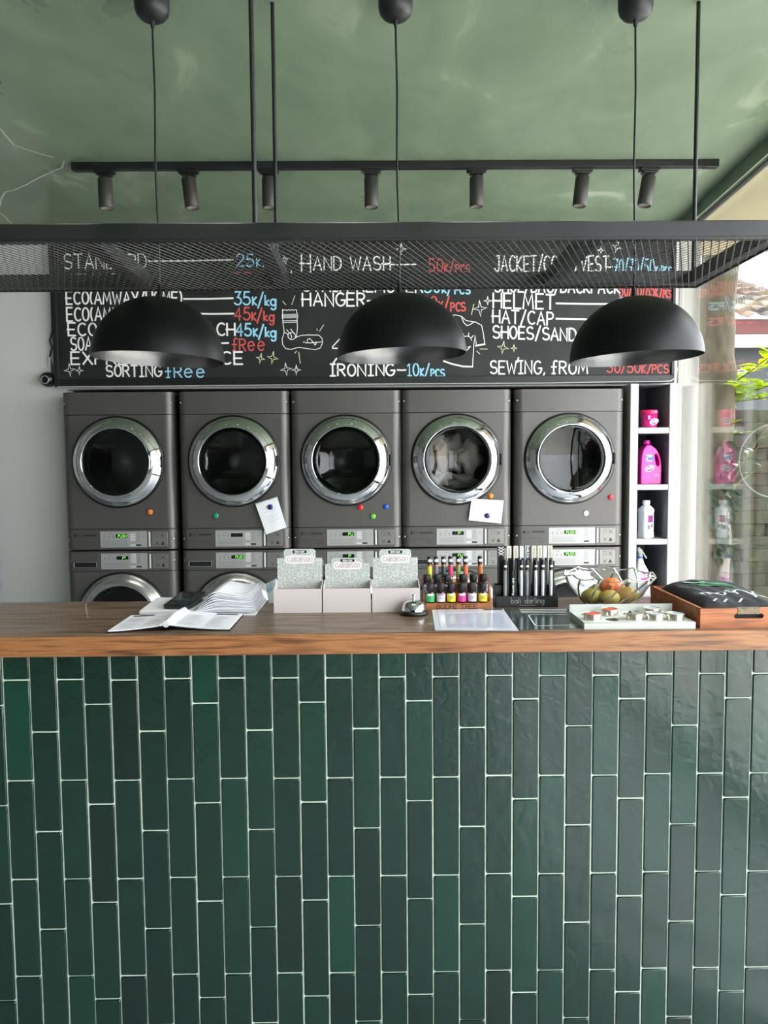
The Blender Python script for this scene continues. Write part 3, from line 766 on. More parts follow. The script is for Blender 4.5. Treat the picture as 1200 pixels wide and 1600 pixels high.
# left column
chalk('STANDARD', 100, 229, 420, 397, hw=.9); dash(232, 408, 364, 406, hw=1); price('25', '', 370, 411, 416, 397, 'blue', .9)
chalk('STANDARD WASH', 104, 330, 447, 429, hw=1.1); chalk([('35', 1, 0), ('K/Kg', SM, 0)], 366, 426, 447, 427, 'red')
chalk([('E', 1.05, -.03), ('CO(AMWAY/HOME)', 1, 0)], 104, 284, 475, 456, hw=1.35); dash(287, 467, 364, 466, hw=1.3); chalk([('35', 1, 0), ('K', .62, -.02), ('/', 1, -.15), ('k', .75, -.05), ('g', .95, -.1)], 367, 431, 476, 456, 'blue')
chalk([('E', 1.05, -.03), ('CO(AMWAY/HOME)', 1, 0)], 105, 284, 501, 481, hw=1.35); dash(300, 490, 365, 490, hw=1.3); chalk([('45', 1, 0), ('K', .62, -.02), ('/', 1, -.15), ('k', .75, -.05), ('g', .95, -.1)], 367, 428, 500, 481, 'red')
chalk([('E', 1.05, -.03), ('CO(AMWAY)+BLEACH', 1, 0)], 107, 367, 524, 505, hw=1.35); chalk([('45', 1, 0), ('K', .62, -.02), ('/', 1, -.15), ('k', .75, -.05), ('g', .95, -.1)], 369, 431, 525, 506, 'blue', 1.35)
chalk('SOAKING', 111, 186, 547, 527, hw=1.25); dash(300, 537, 357, 536, hw=1.3); chalk([('f', 1.1, 0), ('R', 1, 0), ('ee', 1.4, 0)], 363, 415, 548, 530, 'red', 1.1)
chalk('EXPRESS SERVICE', 112, 379, 569, 550, hw=1.35)
chalk('SORTING', 166, 252, 588, 571, hw=1.3); chalk([('f', 1.1, 0), ('R', 1, 0), ('ee', 1.4, 0)], 259, 321, 590, 573, 'blue', 1.1)
# middle column
chalk([('H', 1.3, -.15), ('AND WASH', 1, 0)], 471, 610, 422, 401, hw=1.1); dash(596, 413, 650, 413, hw=1); price('50', 'PCS', 670, 733, 424, 404, 'red', .9)
chalk('STAIN REMOVER', 473, 660, 455, 437, hw=1.2, slope=2); price('30', 'PCS', 664, 733, 457, 437, 'blue')
chalk('HANGER', 473, 570, 478, 458, hw=1.3); dash(574, 470, 640, 470, hw=1.3); price('10', 'PCS', 664, 726, 484, 463, 'red')
chalk('IRONING', 516, 616, 587, 569, hw=1.35); obj('chalk_tick', draw([[(521, 567), (526, 560)]], hw=1.2), CH['white'], board, True); dash(621, 578, 634, 578, hw=1.2); price('10', 'PCS', 637, 693, 587, 568, 'blue')
# right column
chalk('JACKET/COAT/VEST', 773, 951, 424, 400, hw=1.1); dash(948, 417, 957, 417, hw=1); chalk([('70/70/50', 1, 0), ('K/PCS', SM, -.1)], 959, 1048, 429, 405, 'blue', 1)
chalk('SHOE/BAG/BACKPACK', 773, 968, 456, 437, hw=1.25, slope=2); chalk([('50/70/85', 1, 0), ('K/', .9, -.1), ('PCS', .6, -.1)], 968, 1048, 463, 443, 'red', 1)
chalk('HELMET', 771, 866, 481, 458, hw=1.35, slope=2); dash(869, 474, 957, 475, hw=1.3); price('70', 'PCS', 968, 1030, 484, 466, 'blue')
chalk('HAT/CAP', 770, 864, 504, 484, hw=1.25, slope=4); dash(869, 498, 960, 499, hw=1.3); price('30', 'PCS', 968, 1030, 508, 490, 'red')
chalk('SHOES/SANDALS', 770, 940, 528, 509, hw=1.3, slope=6)
chalk('SEWING,', 766, 852, 584, 564, hw=1.2); obj('chalk_tick', draw([[(809, 566), (810, 559)]], hw=1.1), CH['white'], board, True); chalk([('f', 1.1, 0), ('ROM', 1, 0)], 862, 918, 584, 565, hw=1.2)
chalk([('30/50', 1, 0), ('K/PCS', .8, -.05)], 949, 1044, 582, 566, 'red', 1)
# doodles
def star(cx, cy, r, tl=0):
    p = []
    for k in range(9):
        a = math.radians(45*k+tl); q = r if k % 2 == 0 else r*.26
        p.append((cx+q*math.sin(a), cy-q*math.cos(a)*1.15))
    return p
for a_ in ((109, 578, 9, -8), (124, 579, 6), (447, 577, 9, -8), (463, 578, 7), (750, 482, 11, -5), (762, 470, 6), (627, 389, 8), (964, 386, 8, 20), (445, 406, 7, -20), (455, 428, 5), (939, 391, 5)): obj('chalk_star', draw([star(*a_)], hw=.45), CH['white'], board, True)
for a_ in ((407, 560, 7, 12), (426, 559, 9, 10), (786, 543, 9, 10), (803, 544, 5)): obj('chalk_star', draw([star(*a_)], hw=.45), CH['yellow'], board, True)
sock = [[(8,680),(20,690),(35,682),(50,692),(65,682),(80,690),(95,682),(110,690),(125,682),(140,685),(145,760),(148,850),(140,935),(130,945)],
        [(8,680),(12,800),(25,895),(5,960),(10,1010),(40,1050),(90,1055),(160,1036),(250,1050),(320,1058),(365,1040),(385,990),(378,950),(350,922),(250,920),(180,925),(130,945)],
        [(12,788),(143,785)], [(14,803),(145,800)], [(x*36+95, y*34+930) for x, y in arc(0,0,1,1,0,360,14)], [(80,905),(95,935),(85,960)], [(48,870),(70,900),(85,905)], [(85,865),(105,890),(118,910)], [(22,895),(50,905),(62,925)],
        [(205,990),(212,980)], [(220,993),(260,995),(320,990),(378,985)], [(240,985),(245,960),(265,955),(285,975),(295,990)], [(300,992),(312,1015),(325,1000),(318,985)]]
obj('chalk_doodle', draw(sock, hw=.5, off=(440, 370), sc_=6), CH['white'], board, True)
obj('chalk_doodle', draw([[(12,745),(145,742)]], hw=3.2, off=(440, 370), sc_=6), mat('chalk_grey', (170, 176, 178), .9), board, True)
obj('chalk_doodle', draw([[(10,605),(40,638)],[(125,552),(95,636)],[(330,862),(335,880)],[(395,825),(355,885)],[(140,1072),(122,1092)],[(160,1080),(175,1185)]], hw=.5, off=(440, 370), sc_=6), CH['yellow'], board, True)
obj('chalk_doodle', draw([[(478,1030),(540,962),(640,930),(760,930),(790,1045),(478,1045),(478,1030)], [(560,962),(600,900),(700,900),(740,930)]], hw=.8, off=(440, 370), sc_=6), CH['white'], board, True)
shirt = [[(460,790),(480,755),(500,740),(550,732),(605,745),(625,800),(655,832),(690,822),(722,798),(740,800),(795,830),(810,900),(825,1005)], [(745,1010),(735,922),(722,1010),(710,1220)], [(605,745),(650,785),(722,798)],
         [(600,985),(612,950),(640,932),(670,932),(695,947),(700,972)], [(628,928),(622,908)], [(672,928),(676,900)], [(700,945),(718,925)], [(620,1075),(655,1065),(690,1030)], [(665,1035),(690,1028)]]
obj('chalk_doodle', draw(shirt, hw=.55, off=(620, 370), sc_=6), CH['white'], board, True)
obj('chalk_doodle', draw([[(710,1218),(620,1215),(520,1193),(440,1165)], [(740,1022),(825,1006)]], hw=1.2, off=(620, 370), sc_=6), CH['white'], board, True)
obj('chalk_doodle', draw([[(722,632),(700,730)],[(780,1052),(850,1053)],[(750,1072),(778,1098)]], hw=.5, off=(620, 370), sc_=6), CH['yellow'], board, True)

# ------------------------------------------------------------------ ceiling track and its spotlights
TY, TZ = 3.84, CEIL
t = thing('lighting_track', 'long black lighting track fixed across the green ceiling', 'light track', (.1, TY, TZ))
obj('rail', MB().box(-1.46, 1.665, TY-.018, TY+.018, TZ-.034, TZ), M_frame, t, True, bevel=.002)
obj('live_end', MB().box(-1.462, -1.35, TY-.021, TY+.021, TZ-.038, TZ-.0005), M_plastic_black, t, True, bevel=.003)
obj('end_cap', MB().box(1.605, 1.675, TY-.02, TY+.02, TZ-.036, TZ-.0005), M_plastic_black, t, True, bevel=.003)
M_spot = mat('spot_graphite', (66, 64, 62), .5, metal=.3)
M_lens = mat('lamp_lens', (255, 240, 215), .3, emit=9)
LS = ['leftmost black cylinder spotlight on the ceiling track', 'second track spotlight from the left, tilted slightly right', 'third track spotlight from the left, by the hanging rods',
      'fourth track spotlight, middle one of the seven', 'fifth track spotlight from the left, between the middle and right pendant cords', 'sixth track spotlight from the left, just left of the right pendant cord', 'rightmost track spotlight, tilted, at the end of the track']
for i, (x, tilt) in enumerate(zip((-1.308, -.903, -.513, -.016, .497, 1.015, 1.340), (-1, -6, 0, 0, 0, 6, 9))):
    t = thing('track_spotlight', LS[i], 'spotlight', (x, TY, TZ-.034), 0, 'spotlights on the ceiling track')
    b = MB().box(-.048, .048, -.02, .02, -.016, 0); b.box(-.034, .034, -.022, .022, -.028, -.016); obj('adapter', b, M_plastic_black, t, bevel=.003)
    b = MB(); b.tube([(0, 0, -.028), (0, 0, -.044)], .009, 12); obj('swivel', b, M_frame, t)
    b = MB(); b.lathe([(.0002, -.04), (.03, -.04), (.034, -.044), (.034, -.178), (.031, -.183), (.027, -.178), (.0263, -.157)], (0, 0, 0), 'z', 28)
    R_ = Matrix.Rotation(math.radians(tilt), 4, 'Y'); pv = Vector((0, 0, -.042))
    b.v = [pv + R_ @ (v-pv) for v in b.v]; obj('lamp_body', b, M_spot, t)
    b = MB(); b.lathe([(.0262, -.158), (.0002, -.160)], (0, 0, 0), 'z', 24); b.v = [pv + R_ @ (v-pv) for v in b.v]; obj('lens', b, M_lens, t)
    ld = bpy.data.lights.new('spot_beam', 'SPOT'); ld.energy = 10; ld.spot_size = math.radians(70); ld.spot_blend = .8; ld.shadow_soft_size = .025; ld.color = (1, .92, .8)
    lo = bpy.data.objects.new('spot_beam', ld); C.objects.link(lo); lo.location = (x, TY, TZ-.24); lo.rotation_euler = (0, -math.radians(tilt*1.8), 0)

# a second track over the customers' side lights the worktop; only its reflections show in the chrome doors
t = thing('lighting_track', 'second black lighting track over the customer side, mirrored in the chrome dryer doors', 'light track', (.1, 1.7, TZ))
obj('rail', MB().box(-1.43, 1.3, 1.7-.018, 1.7+.018, TZ-.034, TZ), M_frame, t, True, bevel=.002)
obj('end_cap', MB().box(-1.44, -1.37, 1.7-.02, 1.7+.02, TZ-.036, TZ-.0005), M_plastic_black, t, True, bevel=.003)
src = [o for o in C.objects if o.name == 'track_spotlight.003'][0]
for i in range(7):
    x = -1.25 + i*.39
    d = dup(src, (x, 1.7, TZ-.034), 'spotlight of the customer-side track, mirrored as a bright dot in the chrome doors', 'spotlights on the customer-side track')
    ld = bpy.data.lights.new('spot_beam', 'SPOT'); ld.energy = 13; ld.spot_size = math.radians(33); ld.spot_blend = .6; ld.shadow_soft_size = .03; ld.color = (1, .96, .9)
    lo = bpy.data.objects.new('spot_beam', ld); C.objects.link(lo); lo.location = (x, 1.7, TZ-.24)
    lo.rotation_euler = Vector((0, -.53, 1.6)).to_track_quat('Z', 'Y').to_euler()

# ------------------------------------------------------------------ hanging steel rack with expanded metal
RX0, RX1, RY0, RY1, RZ = -1.95, 1.055, 1.985, 2.555, 2.106
t = thing('hanging_rack', 'black steel rack with expanded metal mesh hanging over the counter', 'rack', (-.45, 2.27, RZ))
B_ = .042
obj('front_rail', MB().box(RX0, RX1, RY0, RY0+B_, RZ, RZ+B_), M_frame, t, True, bevel=.003)
obj('rear_rail', MB().box(RX0, RX1, RY1-B_, RY1, RZ, RZ+B_), M_frame, t, True, bevel=.003)
for x in (RX0, RX1-B_): obj('end_rail', MB().box(x, x+B_, RY0+B_, RY1-B_, RZ, RZ+B_), M_frame, t, True, bevel=.003)
for x in (-.76, -.32, .545): obj('cross_bar', MB().box(x, x+B_, RY0+B_, RY1-B_, RZ+.001, RZ+B_-.001), M_frame, t, True)
b = MB(); SW, SL = .0205, .41
for fam in (1, -1):
    k = -60
    while True:
        x0 = RX0 + k*SW; k += 1
        if x0 > RX1+.4: break
        ya, yb_ = RY0+.006, RY1-.006; xa = x0; xb = x0 + fam*SL*(yb_-ya)
        lo_, hi_ = RX0+.004, RX1-.004
        def clipy(xq): return ya + (xq-xa)/(xb-xa)*(yb_-ya)
        pa, pb = [xa, ya], [xb, yb_]
        if max(xa, xb) < lo_ or min(xa, xb) > hi_: continue
        for p in (pa, pb):
            if p[0] < lo_: p[1] = clipy(lo_); p[0] = lo_
            elif p[0] > hi_: p[1] = clipy(hi_); p[0] = hi_
        b.bar((pa[0], pa[1], RZ-.002), (pb[0], pb[1], RZ-.002), .0034 if fam == 1 else .0012, .0012, up=(.62, 0, .78) if fam == 1 else (0, 0, 1))
obj('expanded_mesh', b, mat('mesh_steel', (92, 92, 90), .4, metal=.3), t, True)
b = MB(); b.box(RX0, RX1, RY0-.001, RY0+.006, RZ-.005, RZ); b.box(RX0, RX1, RY1-.006, RY1, RZ-.005, RZ); b.box(RX1-.006, RX1, RY0, RY1, RZ-.005, RZ); b.box(RX0, RX0+.006, RY0, RY1, RZ-.005, RZ)
obj('mesh_edging', b, M_frame, t, True)
for x, y in ((-.305, RY0+.02), (-.318, RY1-.02), (1.034, RY1-.02), (1.034, RY0+.02), (-1.93, RY0+.02), (-1.93, RY1-.02)):
    b = MB(); b.tube([(x, y, RZ+B_), (x, y, CEIL)], .0065, 10); obj('hanging_rod', b, M_frame, t, True)

# ------------------------------------------------------------------ dome pendants
M_shade = mat('matt_black_shade', (6, 7, 8), .46, spec=.28)
M_inner = mat('silver_inner', (112, 112, 112), .26, metal=.9)
LP = ['left black dome pendant in front of the eco wash prices', 'middle black dome pendant above the ironing price', 'right black dome pendant beside the glass wall']
PYY = 2.47; RD = .205
for i, (cx, xt, tilt) in enumerate(((-.681, -.68, 2.4), (.0755, .069, -2.0), (.8195, .812, -2.3))):
    zr = (1.869, 1.876, 1.862)[i]
    t = thing('dome_pendant', LP[i], 'pendant lamp', (cx, PYY, zr), 0, 'dome pendants over the counter')
    R_ = Matrix.Rotation(math.radians(tilt), 4, 'Y'); apex = Vector((0, 0, RD))
    def turn(b): b.v = [apex + R_ @ (v-apex) for v in b.v]; return b
    n = 16; HD = .195
    b = MB(); b.lathe([(RD*math.cos(PI/2*k/n)+.0002, HD*math.sin(PI/2*k/n)) for k in range(n+1)], n=64); b.lathe([(RD+.0002, 0), (RD-.003, 0)], n=64)
    obj('shade', turn(b), M_shade, t)
    b = MB(); b.lathe([((RD-.003)*math.cos(PI/2*k/n)+.0002, (HD-.003)*math.sin(PI/2*k/n)) for k in range(n+1)], n=64)
    obj('inner_reflector', turn(b), M_inner, t)
    b = MB(); b.tube([(0, 0, HD-.05), (0, 0, HD-.002)], .02, 16); obj('lamp_holder', turn(b), M_plastic_black, t)
    b = MB(); b.tube([(0, 0, HD-.002), (0, 0, HD+.012), (0, 0, HD+.035)], [.009, .008, .0035], 12); obj('cord_grip', turn(b), M_plastic_black, t)
    b = MB(); dx = xt-cx; b.tube([(dx*k/8 + .002*math.sin(k*1.3)*(0 < k < 8), 0, HD+.03+(2.9-zr-HD-.03)*k/8) for k in range(9)], .0034, 8); obj('cord', b, M_plastic_black, t)
    b = MB(); b.lathe([(.0002, 2.898-zr), (.02, 2.9005-zr), (.038, 2.909-zr), (.049, 2.922-zr), (.053, 2.938-zr), (.053, CEIL-zr)], (dx, 0, 0), 'z', 32)
    b.tube([(dx, 0, 2.88-zr), (dx, 0, 2.901-zr)], [.005, .008], 10); obj('ceiling_cup', b, M_black, t)

# ------------------------------------------------------------------ white shelf column with cleaning products
t = thing('shelf_column', 'tall narrow white open shelf column with dark compartments beside the dryers', 'shelf', (1.69, 4.69, 0))
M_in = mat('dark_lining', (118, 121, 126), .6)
SX0, SX1, IX0, IX1 = 1.545, 1.835, 1.594, 1.785
obj('side_panel', MB().box(SX0, IX0, 4.69, 5.1, 0, 1.995), M_white, t, True, bevel=.003)
obj('side_panel', MB().box(IX1, SX1, 4.69, 5.1, 0, 1.995), M_white, t, True, bevel=.003)
SH = [(1.694, 1.729), (1.349, 1.381), (1.012, 1.045), (.66, .693), (.3, .333)]
for a, c_ in SH: obj('shelf_board', MB().box(IX0, IX1, 4.692, 5.08, a, c_), M_white, t, True, bevel=.003)
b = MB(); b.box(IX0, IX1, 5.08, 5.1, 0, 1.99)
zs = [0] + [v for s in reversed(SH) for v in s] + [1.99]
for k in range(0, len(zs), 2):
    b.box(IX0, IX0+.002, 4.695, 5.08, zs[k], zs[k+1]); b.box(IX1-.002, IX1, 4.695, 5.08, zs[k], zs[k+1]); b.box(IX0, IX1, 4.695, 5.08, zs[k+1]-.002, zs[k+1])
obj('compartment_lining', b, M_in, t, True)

M_pink = mat('pink_plastic', (226, 32, 128), .28, coat=.2); M_mag = mat('magenta_plastic', (214, 20, 150), .28, coat=.2)
M_lwhite = mat('label_white', (238, 238, 240), .4); M_lpurple = mat('label_purple', (120, 44, 140), .4); M_lblue = mat('label_blue', (58, 104, 196), .4)
M_lpink = mat('label_pink', (238, 120, 180), .4)
def oval(mb, c, rx, rz, rot, Y, mi=0):
    cr, sr = math.cos(rot), math.sin(rot)
    P = [(c[0]+rx*math.cos(a)*cr-rz*math.sin(a)*sr, Y, c[1]+rx*math.cos(a)*sr+rz*math.sin(a)*cr) for a in (2*PI*k/28 for k in range(28))]
    mb.add(P + [(x, y+.0006, z) for x, y, z in P], [tuple(range(28))] + [(k, (k+1) % 28, 28+(k+1) % 28, 28+k) for k in range(28)], mi)
# tub
t = thing('stain_remover_tub', 'small pink tub with pink lid standing on the top shelf of the white column', 'tub', (1.684, 4.76, 1.7292))
b = MB(); b.lathe([(.0002, 0), (.044, 0), (.046, .004), (.050, .084), (.0002, .084)], n=36); obj('tub', b, M_pink, t)
b = MB(); b.lathe([(.0515, .084), (.0525, .086), (.0525, .104), (.050, .108), (.0002, .109)], n=36); b.lathe([(.0515, .084), (.0002, .084)], n=36); obj('lid', b, mat('lid_pink', (224, 30, 96), .3), t)
b = MB(); oval(b, (.014, .036), .028, .018, .35, -.0505); lb_ = obj('oval_label', b, M_lwhite, t)
b = MB(); oval(b, (.014, .036), .024, .0145, .35, -.0512); obj('purple_oval', b, M_lpurple, lb_)
b = MB(); letter(b, 'Vanish'.upper(), (-.006, -.0525, .023), (1, 0, .36), (-.36, 0, 1), .042, .013, .0011); obj('brand_lettering', b, M_lwhite, lb_)
b = MB(); b.box(-.024, -.010, -.0512, -.047, .05, .074); b.box(.012, .03, -.0535, -.047, .088, .102); obj('small_label', b, M_lpink, t)
# jug
def from_outline(name, outer, hole, th, bev, m, parent, origin, k):
    cu = bpy.data.curves.new(name, 'CURVE'); cu.dimensions = '2D'; cu.fill_mode = 'BOTH'; cu.extrude = th/2-bev; cu.bevel_depth = bev; cu.offset = -bev; cu.bevel_resolution = 4
    for P in [outer] + ([hole] if hole else []):
        s = cu.splines.new('POLY'); s.points.add(len(P)-1); s.use_cyclic_u = True
        for p, q in zip(s.points, P): p.co = ((q[0]-origin[0])*k, -(q[1]-origin[1])*k, 0, 1)
    tmp = bpy.data.objects.new(name, cu); C.objects.link(tmp)
    me = bpy.data.meshes.new_from_object(tmp.evaluated_get(bpy.context.evaluated_depsgraph_get()))
    bpy.data.objects.remove(tmp); me.transform(Matrix.Rotation(PI/2, 4, 'X')); me.materials.clear(); me.materials.append(m)
    for p in me.polygons: p.use_smooth = False
    o = bpy.data.objects.new(name, me); C.objects.link(o); o.parent = parent; WPOS[o.name] = WPOS[parent.name]
    return o
def smooth_poly(P, n=2):
    for _ in range(n):
        Q = []
        for i, p in enumerate(P):
            q = P[(i+1) % len(P)]
            Q += [(p[0]*.75+q[0]*.25, p[1]*.75+q[1]*.25), (p[0]*.25+q[0]*.75, p[1]*.25+q[1]*.75)]
        P = Q
    return P
K1 = .000394
t = thing('detergent_jug', 'large magenta handled jug standing on the second shelf of the white column', 'jug', (1.695, 4.78, 1.3812))
outer = [(290,938),(268,958),(232,1010),(210,1090),(202,1180),(200,1300),(198,1440),(200,1548),(210,1562),(515,1562),(526,1548),(528,1440),(530,1290),(515,1170),(485,1080),(440,1000),(378,958),(356,938)]
hole = [(420,1085),(445,1090),(470,1150),(484,1220),(480,1265),(458,1272),(440,1235),(426,1160)]
from_outline('jug_body', smooth_poly(outer), smooth_poly(hole), .085, .007, M_mag, t, (363, 1556), K1)
b = MB(); b.lathe([(.0002, .245), (.0185, .245), (.0195, .249), (.0195, .269), (.0175, .272), (.0002, .272)], (-.0155, 0, 0), n=28); obj('cap', b, mat('cap_magenta', (222, 24, 156), .35), t)
yl = -.0428
b = MB(); oval(b, (-.009, .098), .031, .019, .38, yl-.0005); lb_ = obj('oval_label', b, M_lwhite, t)
b = MB(); oval(b, (-.009, .098), .027, .0155, .38, yl-.0012); obj('purple_oval', b, M_lpurple, lb_)
b = MB(); letter(b, 'VANISH', (-.03, yl-.002, .085), (1, 0, .39), (-.39, 0, 1), .046, .013, .0012); obj('brand_lettering', b, M_lwhite, lb_)
b = MB(); b.box(-.037, .012, yl-.0006, yl+.004, .150, .186); bl = obj('blue_label', b, M_lblue, t, bevel=.0005)
b = MB()
for z, a0, a1 in ((.176, -.033, .006), (.168, -.028, .003), (.141, -.03, .004)): b.box(a0, a1, yl-.0012, yl+.002, z, z+.005)
oval(b, (-.028, .157), .005, .005, 0, yl-.0012); obj('print', b, M_lwhite, bl)
b = MB(); oval(b, (.034, .056), .018, .0065, 0, yl-.0006); b.box(-.034, .008, yl-.0006, yl+.002, .055, .0575); b.box(-.034, -.016, yl-.0006, yl+.002, .036, .039); obj('small_print', b, M_lpink, t)
# white bottle
t = thing('bleach_bottle', 'white plastic bottle with purple label on the third shelf of the white column', 'bottle', (1.682, 4.78, 1.0452), .5)
b = MB(); b.loft([(0, 0, 0, .044, .034, 5), (.004, 0, 0, .046, .036, 5), (.03, 0, 0, .045, .035, 5), (.038, 0, 0, .043, .033, 5), (.155, 0, 0, .043, .033, 5), (.165, 0, 0, .046, .036, 4.5), (.178, 0, 0, .046, .036, 4), (.192, 0, 0, .036, .03, 3), (.203, 0, 0, .022, .022, 2), (.208, 0, 0, .02, .02, 2)], 40)
obj('bottle_body', b, mat('white_plastic', (226, 229, 234), .3), t)
b = MB(); b.loft([(.208, 0, 0, .0225, .0225, 2), (.212, 0, 0, .0235, .0235, 2), (.23, 0, 0, .0235, .0235, 2), (.234, 0, 0, .021, .021, 2)], 28); obj('cap', b, mat('cap_white', (236, 238, 240), .35), t)
b = MB(); b.box(-.03, .03, -.0345, -.033, .05, .15); lb_ = obj('front_label', b, M_lwhite, t)
b = MB(); b.box(-.022, .022, -.0352, -.0345, .098, .142); obj('purple_panel', b, mat('label_plum', (150, 50, 130), .4), lb_)
b = MB(); b.box(-.024, -.002, -.0352, -.0345, .055, .08); b.box(.006, .02, -.0352, -.0345, .066, .086); b.box(-.014, .006, -.0358, -.0352, .126, .13); b.box(-.014, .014, -.0358, -.0352, .112, .115); obj('print', b, M_ink, lb_)
# spray
t = thing('trigger_spray_bottle', 'white trigger spray bottle with purple label on the lowest visible shelf', 'bottle', (1.664, 4.78, .6932))
b = MB(); b.loft([(0, 0, 0, .044, .03, 4), (.004, 0, 0, .046, .032, 4), (.1, 0, 0, .046, .032, 4), (.15, -.004, 0, .036, .028, 3), (.19, -.012, 0, .022, .02, 2.4), (.225, -.016, 0, .015, .015, 2)], 32); obj('bottle_body', b, mat('spray_white', (236, 232, 240), .3), t)
b = MB(); b.loft([(.225, -.016, 0, .017, .017, 2), (.245, -.016, 0, .017, .017, 2), (.246, -.014, 0, .013, .012, 2.5), (.275, -.02, 0, .018, .012, 3), (.292, -.026, 0, .006, .008, 2)], 24); b.bar((-.005, 0, .268), (.024, 0, .222), .012, .008); obj('trigger_head', b, mat('spray_grey', (176, 180, 172), .4), t)
b = MB(); b.lathe([(.0178, .222), (.0178, .236)], (-.016, 0, 0), n=24); obj('blue_collar', b, M_lblue, t)
b = MB(); oval(b, (.012, .105), .031, .034, .0, -.0325); lb_ = obj('round_label', b, mat('label_violet', (196, 50, 190), .4), t)
b = MB(); letter(b, 'VANISH', (-.016, -.0345, .098), (1, 0, .3), (-.3, 0, 1), .06, .022, .0022); obj('brand_lettering', b, M_lwhite, lb_)
b = MB(); b.box(-.048, -.034, -.022, -.012, .0, .16); obj('green_side_label', b, mat('label_green', (120, 150, 90), .5), t)

# ------------------------------------------------------------------ things on the back wall
t = thing('security_camera', 'small black security camera with round lens on the grey back wall', 'camera', (-2.052, BACK, 2.062))
b = MB(); b.lathe([(.046, 0), (.047, .012), (.044, .03), (.034, .05), (.02, .058), (.0002, .06)], (0, 0, 0), 'y', 32); obj('housing', b, M_plastic_black, t)
b = MB(); b.lathe([(.025, .054), (.027, .06), (.024, .064), (.021, .062), (.021, .056)], (0, 0, -.006), 'y', 28); obj('lens_ring', b, mat('lens_ring_grey', (170, 170, 170), .3, metal=.5), t)
b = MB(); b.lathe([(.02, .06), (.01, .0635), (.0002, .0645)], (0, 0, -.006), 'y', 20); obj('lens', b, M_rubber, t)
b = MB(); P = [(-2.0283, BACK-.008, 2.085), (-2.0252, BACK-.008, 2.14), (-2.0386, BACK-.009, 2.2), (-2.0211, BACK-.008, 2.26), (-2.0335, BACK-.012, 2.30), (-2.0150, BACK-.008, 2.36), (-2.0129, BACK-.008, 2.6), (-2.0181, BACK-.008, 2.9)]
b.tube(P, .006, 8)
tag(obj('camera_cable', b, M_plastic_black), 'thin black cable running down beside the left end of the chalkboard', 'cable')
b = MB(); b.box(-2.045, -2.03, BACK-.02, BACK, 2.14, 2.2)
tag(obj('cable_connector', b, mat('connector_white', (200, 196, 180), .5), bevel=.002), 'small pale cable connector beside the lower left end of the chalkboard', 'connector')
b = MB(); P = [at(x, y, BY-.018) for x, y in ((90, 604.5), (240, 603.5), (440, 601.5), (640, 599.8), (760, 599), (860, 598.5), (960, 596.8), (1035, 596), (1048, 595), (1056, 589), (1058, 575))]; b.tube(P, .0036, 8)
tag(obj('edge_cable', b, mat('cable_white', (200, 200, 198), .35)), 'thin pale cable along the lower edge of the chalkboard', 'cable')
# curtain at the far left
b = MB(); vs = []; nx = 60
for k in (0, 1):
    for i in range(nx+1):
        x = -3.4 + (3.4-2.243)*i/nx; y = 4.58 + .035*math.sin(i*.9) + k*.002
        vs += [(x, y, .02), (x, y*.999+.005, 1.3), (x, y, 2.6)]
fs = []
for k in (0, 1):
    for i in range(nx):
        for j in (0, 1):
            a = k*(nx+1)*3 + i*3 + j; fs.append((a, a+3, a+4, a+1))
b.add(vs, fs, 0, True)
t = thing('curtain', 'white curtain hanging at the far left edge against the grey wall', 'curtain', (-2.8, 4.58, .02))
obj('curtain_cloth', b, mat('curtain_white', (236, 236, 238), .8), t, True)
b = MB(); b.tube([(-3.6, 4.58, 2.62), (-2.2, 4.58, 2.62)], .012, 10); obj('curtain_rod', b, M_frame, t, True)

# ------------------------------------------------------------------ the counter
CT = 1.106
def tile_mat():
    m = bpy.data.materials.new('glazed_green_tile'); m.use_nodes = True; nt = m.node_tree; b = nt.nodes['Principled BSDF']
    at_ = nt.nodes.new('ShaderNodeAttribute'); at_.attribute_name = 'tile_tone'
    tc = nt.nodes.new('ShaderNodeTexCoord')
    n = nt.nodes.new('ShaderNodeTexNoise'); n.inputs['Scale'].default_value = 16; n.inputs['Detail'].default_value = 5; nt.links.new(tc.outputs['Object'], n.inputs[0])
    r = nt.nodes.new('ShaderNodeValToRGB'); e = r.color_ramp.elements
    e[0].position = .0; e[0].color = (*srgb((1, 27, 18)), 1); e[1].position = 1; e[1].color = (*srgb((3, 60, 43)), 1)
    k = e.new(.5); k.color = (*srgb((2, 40, 28)), 1)
    ad = nt.nodes.new('ShaderNodeMath'); ad.operation = 'MULTIPLY_ADD'; ad.inputs[1].default_value = .5
    nt.links.new(n.outputs[0], ad.inputs[0]); sb = nt.nodes.new('ShaderNodeMath'); sb.operation = 'SUBTRACT'; sb.inputs[1].default_value = .25
    nt.links.new(at_.outputs['Fac'], sb.inputs[0]); nt.links.new(sb.outputs[0], ad.inputs[2]); nt.links.new(ad.outputs[0], r.inputs[0]); nt.links.new(r.outputs[0], b.inputs['Base Color'])
    b.inputs['Roughness'].default_value = .25; b.inputs['Specular IOR Level'].default_value = .62; b.inputs['Coat Weight'].default_value = .3; b.inputs['Coat Roughness'].default_value = .06
    n2 = nt.nodes.new('ShaderNodeTexNoise'); n2.inputs['Scale'].default_value = 34; n2.inputs['Detail'].default_value = 2; n2.inputs['Distortion'].default_value = .5; nt.links.new(tc.outputs['Object'], n2.inputs[0])
    bp = nt.nodes.new('ShaderNodeBump'); bp.inputs['Strength'].default_value = .2; bp.inputs['Distance'].default_value = .01
    nt.links.new(n2.outputs[0], bp.inputs['Height']); nt.links.new(bp.outputs[0], b.inputs['Normal'])
    return m
KX0, KX1 = -1.75, 1.16; TF = 1.95; TP = .0692; TL = .266; GR = .0034; TOPZ = CT-.052
